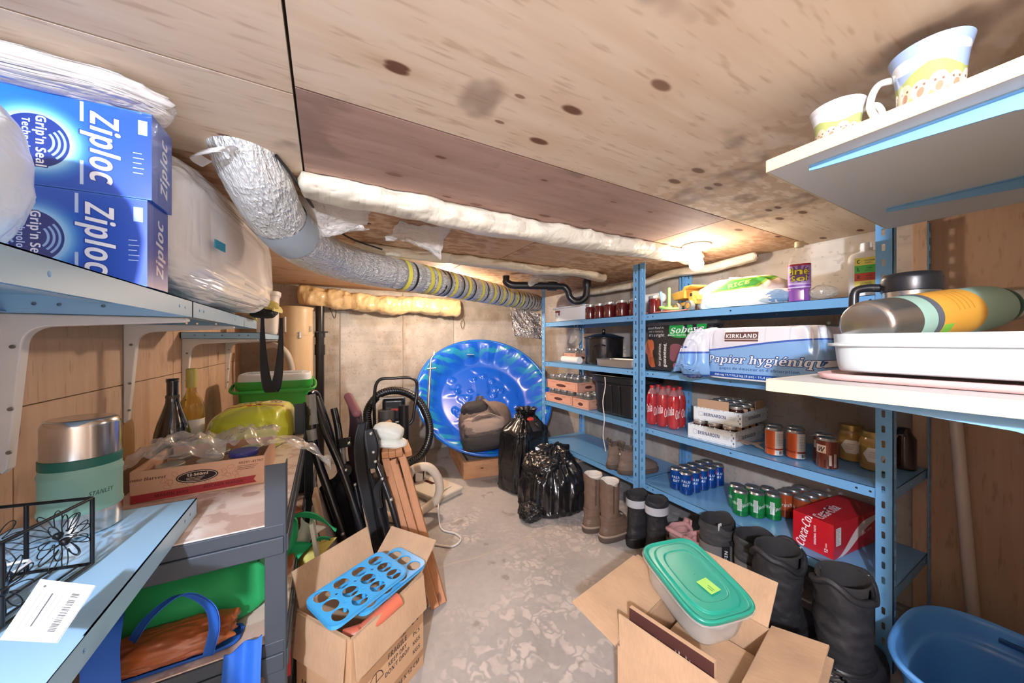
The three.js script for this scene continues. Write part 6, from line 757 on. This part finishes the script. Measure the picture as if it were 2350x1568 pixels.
// ---------------------------------------------------------------- bags on the lower grey shelf
{
  const gfab = mat(0x1c9a55, 0.75), Y2 = 0.3745;
  const g = thing('green_bag', 'large green fabric bag lying on the lower marbled shelf', 'bag', [-0.30, Y2, -1.30], R(6)); mesh('bag', sack(0.36, 0.20, 0.46, [[0.01, 0], [0.86, 0], [1.0, 0.15], [0.98, 0.5], [0.8, 0.82], [0.4, 0.98], [0.01, 1.0]], { n: 2.6, wr: 0.014, wf: 4, seed: 17 }), gfab, g); mesh('seam_band', tf(sheet((u, v) => [0.185 - 0.06 * v * v, 0.02 + 0.12 * v, -0.2 + 0.4 * u], 20, 8, 0.004), 0, 0, 0), mat(0x17834a, 0.75), g);
  one('brown_bag', 'brown paper bag edge under the green bag', 'bag', tf(blob(0.10, 0.012, 0.16, { wr: 0.03, seed: 5, low: -0.011 }), -0.19, Y2 + 0.0125, -1.34), mat(0x9a5a3a, 0.8));
  const bl = mat(0x1f5fc0, 0.7), b = thing('blue_shopping_bag', 'bright blue shopping bag with wide handles on the lower grey shelf', 'bag', [-0.30, Y2, -1.06]);
  mesh('bag', loft([[0, 0.001, 0, 0.001, 0.001, 4], [0, 0.002, 0, 0.12, 0.04, 4], [0, 0.006, 0, 0.122, 0.041, 4], [0, 0.010, 0, 0.12, 0.04, 3.5]], 56, 10, (u, v) => 0.008 * (ridge(u * 9, v * 4, 3.5) - 0.5)), bl, b);
  mesh('front_flap', sheet((u, v) => [0.10 + 0.07 * u, 0.01 - 0.13 * v + 0.02 * u, 0.065 + 0.03 * Math.sin(v * 2) + 0.008 * Math.sin(u * 9)], 14, 12, 0.004), bl, b);
  const strap = (pts, w, dir) => { const c = new THREE.CatmullRomCurve3(pts.map((p) => V(...p))), d = V(...dir).normalize(); return sheet((u, v) => { const p = c.getPointAt(v); return [p.x + d.x * (u - 0.5) * w, p.y + d.y * (u - 0.5) * w, p.z + d.z * (u - 0.5) * w]; }, 4, 50, 0.003); };
  const loc = (l) => l.map(([x, y, z]) => [x + 0.30, y - Y2, z + 1.06]);
  mesh('handle', strap(loc([[-0.38, 0.424, -1.049], [-0.335, 0.497, -1.036], [-0.276, 0.537, -1.015], [-0.228, 0.509, -0.994], [-0.216, 0.465, -0.987], [-0.227, 0.401, -0.987]]), 0.03, [0.7, 0.3, 0.6]), bl, b);
  mesh('handle', strap(loc([[-0.401, 0.531, -1.044], [-0.386, 0.527, -0.99], [-0.381, 0.493, -0.964], [-0.375, 0.446, -0.949], [-0.378, 0.375, -0.963]]), 0.05, [0.95, 0, -0.3]), bl, b);
  one('brown_plastic', 'crumpled rust brown plastic packet in the blue shopping bag', 'plastic packet', tf(blob(0.11, 0.032, 0.045, { wr: 0.08, wf: 3, seed: 27 }), -0.30, Y2 + 0.045, -1.045), phys(0xa05628, 0.3, { clearcoat: 0.4 }));
  one('white_packet', 'white printed packet between the green bag and blue handle', 'packet', tf(sheet((u, v) => [0.10 * u, 0.045 * v + 0.012 * u, 0.01 * Math.sin(u * 4)], 10, 6, 0.006), -0.36, Y2 + 0.10, -1.10, -0.3, 0.2, -0.35), mat(0xffffff, 0.6, { map: canvasTex(128, 64, (x, w, h) => { x.fillStyle = '#e8e6e0'; x.fillRect(0, 0, w, h); write(x, 'UMBRELLA', 64, 32, 20, '#666', { style: 'italic' }); }) }));
}
{ // striped bag hanging out of the shelf on its aisle side
  const gn = mat(0x23b070, 0.7), ye = mat(0xe6d674, 0.7), wh = mat(0xe4ded6, 0.75), g = thing('striped_tote_bag', 'green, yellow and white tote bag sticking out of the grey shelf', 'bag', [-0.07, 0.3745, -1.36], R(-6));
  const panel = (q, m, n) => { const [A, B, C, E] = q.map((p) => V(p[0] + 0.07, p[1] - 0.3745, p[2] + 1.36)); mesh(n, sheet((u, v) => { const p = A.clone().lerp(B, u).lerp(E.clone().lerp(C, u), v); return [p.x + 0.01 * Math.sin(v * 4 + u * 3), p.y, p.z + 0.012 * Math.sin(u * 5)]; }, 12, 12, 0.006), m, g); };
  panel([[-0.118, 0.253, -1.402], [-0.045, 0.256, -1.395], [0.027, 0.375, -1.413], [-0.075, 0.367, -1.435]], ye, 'yellow_side'); panel([[-0.12, 0.326, -1.345], [-0.09, 0.325, -1.34], [-0.043, 0.403, -1.349], [-0.116, 0.442, -1.378]], gn, 'green_side'); panel([[-0.107, 0.406, -1.407], [-0.053, 0.379, -1.4], [-0.01, 0.41, -1.433], [-0.077, 0.457, -1.459]], wh, 'white_side');
  mesh('handle', sheet((u, v) => { const p = V(-0.112, 0.49, -1.398).lerp(V(0.032, 0.408, -1.41), v); return [p.x + 0.07, p.y - 0.3745 + 0.03 * Math.sin(v * Math.PI) + (u - 0.5) * 0.035 * Math.sin(0.25 + v * 2.7), p.z + 1.36 + (u - 0.5) * 0.03]; }, 5, 24, 0.004), gn, g); mesh('handle', sheet((u, v) => { const p = V(-0.06, 0.371, -1.381).lerp(V(0.014, 0.388, -1.397), v); return [p.x + 0.07, p.y - 0.3745 + 0.02 * Math.sin(v * Math.PI) + (u - 0.5) * 0.02, p.z + 1.36 + (u - 0.5) * 0.02]; }, 5, 18, 0.004), gn, g); mesh('body', tf(blob(0.045, 0.06, 0.09, { wr: 0.02, seed: 3, low: -0.058 }), -0.06, 0.06, -0.02), gn, g);
  one('terracotta_box', 'small terracotta box behind the striped tote bag', 'box', tf(box(0.08, 0.05, 0.10, 0.004), 0, 0.025, 0), mat(0xb5634c, 0.7), [-0.13, 0.375, -1.62], 0.4);
  one('red_game_box', 'flat red and black box standing on the lowest grey shelf', 'box', box(0.015, 0.17, 0.12, 0.001, 1), mat(0xffffff, 0.5, { map: canvasTex(128, 160, (x, w, h) => { x.fillStyle = '#c02a34'; x.fillRect(0, 0, w, h); x.fillStyle = '#1a1416'; x.fillRect(0, h - 50, w, 50); x.fillStyle = '#f0e8e4'; x.beginPath(); for (let i = 0; i < 10; i++) x.lineTo(60 + (i % 2 ? 10 : 24) * Math.cos(i * 0.628), 60 + (i % 2 ? 10 : 24) * Math.sin(i * 0.628)); x.fill(); x.fillRect(12, h - 20, 60, 4); }) }), [-0.098, 0.177, -1.215], 0.1);
  const board = (l, p, q, w, m) => one('leaning_panel', l, 'panel', plank(p, q, w, 0.012, [0, 0, 1], 0.001), m);
  board('white framed panel leaning on the grey shelf behind the left cardboard box', [0.03, 0.0, -1.42], [-0.04, 0.46, -1.46], 0.20, mat(0xe3ddd4, 0.6)); board('thin wooden panel leaning against the grey shelf', [0.06, 0.0, -1.50], [-0.035, 0.50, -1.56], 0.16, mat(0xc2a284, 0.7)); board('grey folded board leaning beside the black chairs', [0.10, 0.0, -1.62], [-0.03, 0.42, -1.72], 0.22, mat(0xa39a92, 0.8));
}

// ================================================================= folded chairs
{
  const tubeM = phys(0x1a1a1d, 0.3, { clearcoat: 0.4 }), greyM = mat(0x8a8b88, 0.45), plastic = mat(0x222326, 0.5), fabric = mat(0x17151a, 0.9), boltM = mat(0xd8d8d6, 0.25, { metalness: 0.8 }), maroon = mat(0x7d4a4c, 0.7);
  const A = thing('folding_chair', 'folded black camp chair with grey sleeves leaning on the grey shelf', 'chair'), B = thing('folding_chair', 'folded black camp chair with a maroon rolled back', 'chair'), C = thing('folding_chair', 'folded black lounge chair with a curved flat armrest and bolts', 'chair');
  const T2 = (g, n, pts, r, m = tubeM) => mesh(n, tube(pts, r, pts.length * 10, 12), m, g), bolt = (g, x, y, z) => mesh('bolt', tf(new THREE.SphereGeometry(0.0085, 12, 8), x, y, z), boltM, g);
  T2(A, 'frame_tube', [[-0.06, 0.807, -1.884], [-0.041, 0.595, -1.85], [0.018, 0.398, -1.795], [0.082, 0.193, -1.725], [0.132, -0.021, -1.675]], 0.019); T2(A, 'frame_tube', [[-0.043, 0.827, -1.92], [0, 0.682, -1.85], [0.071, 0.5, -1.766], [0.134, 0.292, -1.696], [0.184, 0.106, -1.646], [0.203, -0.008, -1.624]], 0.017); T2(A, 'frame_tube', [[-0.033, 0.83, -2.006], [0.023, 0.651, -1.975], [0.059, 0.484, -1.955], [0.107, 0.221, -1.917], [0.136, 0.003, -1.901]], 0.013);
  mesh('grey_sleeve', tube([[-0.06, 0.848, -1.884], [-0.053, 0.765, -1.88], [-0.045, 0.705, -1.864]], 0.0215, 24, 14), greyM, A); mesh('grey_sleeve', tube([[-0.056, 0.687, -1.858], [-0.049, 0.636, -1.854]], 0.0215, 16, 14), greyM, A); T2(A, 'cross_tube', [[-0.06, 0.848, -1.884], [-0.05, 0.854, -1.912], [-0.036, 0.84, -1.962], [-0.029, 0.814, -2.004]], 0.012); T2(A, 'spreader', [[0.046, 0.432, -1.825], [0.033, 0.38, -1.832], [0.049, 0.282, -1.812], [0.074, 0.174, -1.787]], 0.008); bolt(A, 0.072, 0.232, -1.708);
  mesh('seat_fabric', sheet((u, v) => { const a = V(-0.019, 0.375, -1.929).lerp(V(0.099, -0.052, -1.773), v), b = V(0.104, 0.505, -1.862).lerp(V(0.224, -0.056, -1.727), v), p = a.lerp(b, u); return [p.x, p.y + 0.012 * Math.sin(u * 9 + v * 3), p.z + 0.015 * Math.sin(u * 7)]; }, 20, 20, 0.012), fabric, A);
  T2(B, 'frame_tube', [[0.041, 0.76, -1.942], [0.059, 0.661, -1.909], [0.071, 0.551, -1.868], [0.101, 0.414, -1.817], [0.146, 0.204, -1.747], [0.178, 0.017, -1.707]], 0.0165); T2(B, 'frame_tube', [[0.154, 0.732, -1.948], [0.167, 0.615, -1.907], [0.178, 0.41, -1.844], [0.21, 0.155, -1.769], [0.233, 0.02, -1.733]], 0.015); mesh('rolled_back', [tf(new THREE.CapsuleGeometry(0.022, 0.13, 6, 16), 0, 0, 0)].map((g) => { const p = V(0.105, 0.82, -1.998), q = V(0.147, 0.727, -1.861), d = q.clone().sub(p).normalize(); g.applyQuaternion(new THREE.Quaternion().setFromUnitVectors(V(0, 1, 0), d)); return g.translate((p.x + q.x) / 2, (p.y + q.y) / 2, (p.z + q.z) / 2); }), maroon, B);
  mesh('back_fabric', sheet((u, v) => { const a = V(0.105, 0.799, -1.987).lerp(V(0.135, 0.292, -1.89), v), b = V(0.147, 0.705, -1.861).lerp(V(0.187, 0.32, -1.793), v), p = a.lerp(b, u); return [p.x + 0.01 * Math.sin(v * 9), p.y, p.z]; }, 10, 20, 0.014), mat(0x3a2429, 0.9), B); T2(B, 'side_rail', [[0.077, 0.624, -1.831], [0.082, 0.491, -1.816]], 0.010, greyM); mesh('hinge_plate', plank([0.06, 0.61, -1.828], [0.11, 0.619, -1.801], 0.045, 0.012, [0, 1, 0], 0.003), plastic, B); bolt(B, 0.1, 0.615, -1.79); mesh('hinge_disc', tf(cyl(0.028, 0.028, 0.016, 24), 0.085, 0.492, -1.781, Math.PI / 2, 0, 0.2), plastic, B); bolt(B, 0.085, 0.5, -1.758); T2(B, 'leg_bar', [[0.126, 0.424, -1.758], [0.138, 0.353, -1.74], [0.159, 0.221, -1.706], [0.184, 0.047, -1.68]], 0.013); bolt(B, 0.124, 0.433, -1.736);
  const arm = (pts, w, side) => { const c = new THREE.CatmullRomCurve3(pts.map((p) => V(...p))), d = V(...side).normalize(); return sheet((u, v) => { const p = c.getPointAt(v), k = w * (0.75 + 0.35 * Math.sin(Math.PI * Math.min(1, v * 1.3))); return [p.x + d.x * (u - 0.5) * k, p.y + d.y * (u - 0.5) * k, p.z + d.z * (u - 0.5) * k]; }, 6, 40, 0.016); };
  mesh('armrest', arm([[0.158, 0.718, -1.74], [0.144, 0.642, -1.725], [0.15, 0.524, -1.711], [0.174, 0.372, -1.674], [0.199, 0.238, -1.649], [0.218, 0.155, -1.627]], 0.052, [0.88, 0.15, 0.45]), plastic, C); mesh('hinge_plate', arm([[0.183, 0.692, -1.704], [0.195, 0.606, -1.68], [0.194, 0.519, -1.669]], 0.055, [0.88, 0.1, 0.45]), plastic, C); for (const [x, y, z] of [[0.185, 0.677, -1.674], [0.194, 0.596, -1.657], [0.2, 0.556, -1.643], [0.227, 0.481, -1.622], [0.258, 0.396, -1.582], [0.22, 0.178, -1.609]]) bolt(C, x, y, z);
  T2(C, 'frame_tube', [[0.206, 0.544, -1.679], [0.235, 0.461, -1.641], [0.267, 0.352, -1.6], [0.297, 0.216, -1.561], [0.33, 0, -1.54]], 0.0135); T2(C, 'frame_tube', [[0.18, 0.472, -1.728], [0.215, 0.337, -1.686], [0.245, 0.187, -1.646], [0.271, 0.006, -1.627]], 0.02); T2(C, 'frame_tube', [[0.173, 0.672, -1.8], [0.179, 0.477, -1.775], [0.212, 0.24, -1.722], [0.24, 0.004, -1.701]], 0.016); mesh('strut_plate', arm([[0.233, 0.487, -1.625], [0.209, 0.436, -1.643], [0.22, 0.347, -1.638]], 0.03, [0.9, 0.1, 0.4]), plastic, C); mesh('seat_fabric', sheet((u, v) => { const a = V(0.157, 0.456, -1.787).lerp(V(0.216, 0.02, -1.708), v), b = V(0.234, 0.43, -1.699).lerp(V(0.293, 0.007, -1.62), v), p = a.lerp(b, u); return [p.x, p.y, p.z + 0.012 * Math.sin(u * 8)]; }, 14, 14, 0.012), fabric, C);
}
// ================================================================= folded wooden stand with a cloth
{
  const w1 = mat(0xffffff, 0.6, { map: T.plyWall, color: 0xe8c4a2 }), g = thing('wooden_folding_stand', 'folded wooden stand with three legs and a pale cloth tied round its top', 'folding stand');
  const leg = (p, q) => mesh('leg', planar(plank(p, q, 0.034, 0.022, [0.9, 0, 0.45], 0.003), 'y', 'x', 1.2), w1, g);
  leg([0.261, 0.533, -1.752], [0.364, 0, -1.409]); leg([0.291, 0.529, -1.713], [0.402, 0, -1.38]); leg([0.332, 0.544, -1.713], [0.434, 0.001, -1.388]);
  const top = (p, q) => mesh('upper_bar', planar(plank(p, q, 0.030, 0.022, [0.9, 0, 0.45], 0.003), 'y', 'x', 1.2, 0.3), w1, g); top([0.23, 0.641, -1.906], [0.287, 0.498, -1.784]); top([0.26, 0.659, -1.89], [0.311, 0.498, -1.77]); top([0.29, 0.684, -1.873], [0.344, 0.498, -1.752]);
  for (const [a, b] of [[[0.253, 0.555, -1.711], [0.274, 0.579, -1.813]], [[0.282, 0.557, -1.695], [0.303, 0.583, -1.797]], [[0.311, 0.563, -1.679], [0.331, 0.588, -1.782]], [[0.356, 0.557, -1.677], [0.354, 0.588, -1.769]]]) mesh('block', planar(plank(a, b, 0.032, 0.034, [0.9, 0, 0.45], 0.004), 'x', 'y', 1.4, 0.6), w1, g);
  const cl = mat(0xdcdcd0, 0.9), k = thing('folded_cloth', 'pale cream cloth draped over the top of the wooden stand', 'cloth', [0.279, 0.631, -1.776], R(-20)); mesh('fold', tf(blob(0.075, 0.042, 0.06, { wr: 0.03, wf: 3, seed: 3 }), 0.0, 0.02, 0, 0, 0, -0.25), cl, k); mesh('fold', tf(blob(0.08, 0.026, 0.06, { wr: 0.03, wf: 3, seed: 5 }), 0.01, -0.03, 0.01, 0, 0, -0.1), cl, k);
}
// ================================================================= left cardboard box with can racks
{
  const faceA = canvasTex(512, 540, (x, w, h) => { x.fillStyle = '#c39d78'; x.fillRect(0, 0, w, h); x.fillStyle = '#a67f5c'; x.fillRect(0, 235, w, 50); x.fillRect(0, 440, w, 40); const k = '#3a2c22'; x.strokeStyle = k; x.fillStyle = k; x.lineWidth = 5; for (const a of [412, 452]) { x.fillRect(a, 170, 14, 66); x.beginPath(); x.moveTo(a - 9, 176); x.lineTo(a + 7, 140); x.lineTo(a + 23, 176); x.fill(); } x.beginPath(); x.arc(345, 180, 26, 0, Math.PI); x.lineTo(371, 180); x.moveTo(345, 206); x.lineTo(345, 236); x.moveTo(325, 240); x.lineTo(365, 240); x.stroke(); x.beginPath(); x.arc(150, 330, 46, Math.PI, 0); x.lineTo(150, 330); x.moveTo(150, 285); x.lineTo(150, 385); x.stroke(); write(x, 'FRAGILE', 300, 270, 40, k, { rot: -0.0, sx: 0.9 }); write(x, 'KEEP DRY', 300, 312, 34, k, { sx: 0.9 }); write(x, "DON'T DROP", 300, 350, 34, k, { sx: 0.9 }); write(x, 'PCS', 450, 300, 34, k); write(x, 'KGS', 450, 350, 34, k); write(x, 'KGS', 450, 400, 34, k); write(x, 'ITEM NO.', 120, 430, 40, k); write(x, '16 X 14 X 12 CM', 350, 480, 34, k); });
  const faceB = canvasTex(420, 540, (x, w, h) => { x.fillStyle = '#c39d78'; x.fillRect(0, 0, w, h); write(x, 'MADE IN CHINA', 230, 350, 52, '#3a2c22', { sx: 0.95 }); x.strokeStyle = '#5a4634'; x.lineWidth = 5; x.strokeRect(180, 170, 44, 60); for (let i = 0; i < 4; i++) { x.beginPath(); x.ellipse(290 + 26 * (i % 2), 180 + 40 * Math.floor(i / 2), 16, 22, 0, 0, 7); x.stroke(); } });
  const fa = mat(0xffffff, 0.8, { map: faceA }), fb = mat(0xffffff, 0.8, { map: faceB }), W = 0.285, D = 0.225, hh = 0.31, th = 0.005, g = thing('printed_cardboard_box', 'open printed cardboard box with the blue can racks on top', 'box', [0.1115, 0, -1.17], R(35.3));
  mesh('panel', tf(box(W, hh, th), 0, hh / 2, D / 2), [kraft, kraft, kraft, kraft, fa, kraft], g); mesh('panel', tf(box(W, hh, th), 0, hh / 2, -D / 2), kraft, g); mesh('panel', tf(box(th, hh, D), -W / 2, hh / 2, 0), [kraft, fb, kraft, kraft, kraft, kraft], g); mesh('panel', tf(box(th, hh, D), W / 2, hh / 2, 0), kraft, g); mesh('bottom', tf(box(W, th, D), 0, th / 2, 0), kraft, g);
  mesh('flap', boxUV(tf(box(W - 0.01, 0.11, th), 0, -0.055, 0), 2), kraft, g, [0, hh, D / 2 + 0.006], [-0.12, 0, 0]); mesh('flap', boxUV(tf(box(th, 0.12, D - 0.02), 0, -0.06, 0), 2), kraft, g, [-W / 2 - 0.006, hh, 0], [0, 0, -0.10]); mesh('flap', boxUV(tf(box(W - 0.01, 0.105, th), 0, 0.0525, 0), 2), kraft, g, [0, hh, -D / 2], [-0.35, 0, 0]); mesh('flap', boxUV(tf(box(th, 0.105, D - 0.01), 0, 0.0525, 0), 2), kraft, g, [W / 2, hh, 0], [0, 0, -0.85]);
  const cyan = phys(0x3fa4e2, 0.3, { clearcoat: 0.3 }), hs = []; for (let i = 0; i < 4; i++) for (let j = 0; j < 3; j++) hs.push(hole((i - 1.5) * 0.058 , (j - 1) * 0.047, 0.0215)); for (let i = 0; i < 3; i++) for (let j = 0; j < 2; j++) hs.push(hole((i - 1) * 0.058, (j - 0.5) * 0.046, 0.0045));
  const s = rrect(0.25, 0.152, 0.03); s.holes.push(...hs); const plate = ext(s, 0.004, 0.001, 20).rotateX(-Math.PI / 2); const rim = rrect(0.25, 0.152, 0.03); rim.holes.push(rrect(0.244, 0.146, 0.027, 0, 0, true)); const rimG = ext(rim, 0.011, 0, 14).rotateX(-Math.PI / 2);
  const rack = (l, x, y, z, t, rx, rz) => { const r = thing('can_rack', l, 'rack', [x, y, z]); r.rotation.set(rx, t, rz, 'YXZ'); mesh('plate', plate, cyan, r); mesh('rim', rimG, cyan, r, [0, -0.008, 0]); for (let i = 0; i < 3; i++) mesh('post_socket', tf(cyl(0.006, 0.005, 0.024, 14), (i - 1) * 0.058, -0.012, 0.023), cyan, r); };
  rack('blue plastic rack with round holes lying tilted on top of the printed box', 0.092, 0.365, -1.118, R(28), 0.10, 0.06); rack('blue plastic rack with round holes, lower and farther right in the printed box', 0.165, 0.337, -1.165, R(30), 0.06, 0.05);
  const redP = mat(0xc8694f, 0.4); [['red plastic tube lying in the printed box, in front of the racks', [0.09, 0.285, -1.035], [0.20, 0.305, -1.085]], ['red plastic tube at the front corner of the printed box', [0.045, 0.27, -1.06], [0.12, 0.275, -1.05]]].forEach(([l, p, q]) => one('red_tube', l, 'tube', bar(p, q, 0.02, 18), redP));
}

renderer.render(scene, camera);
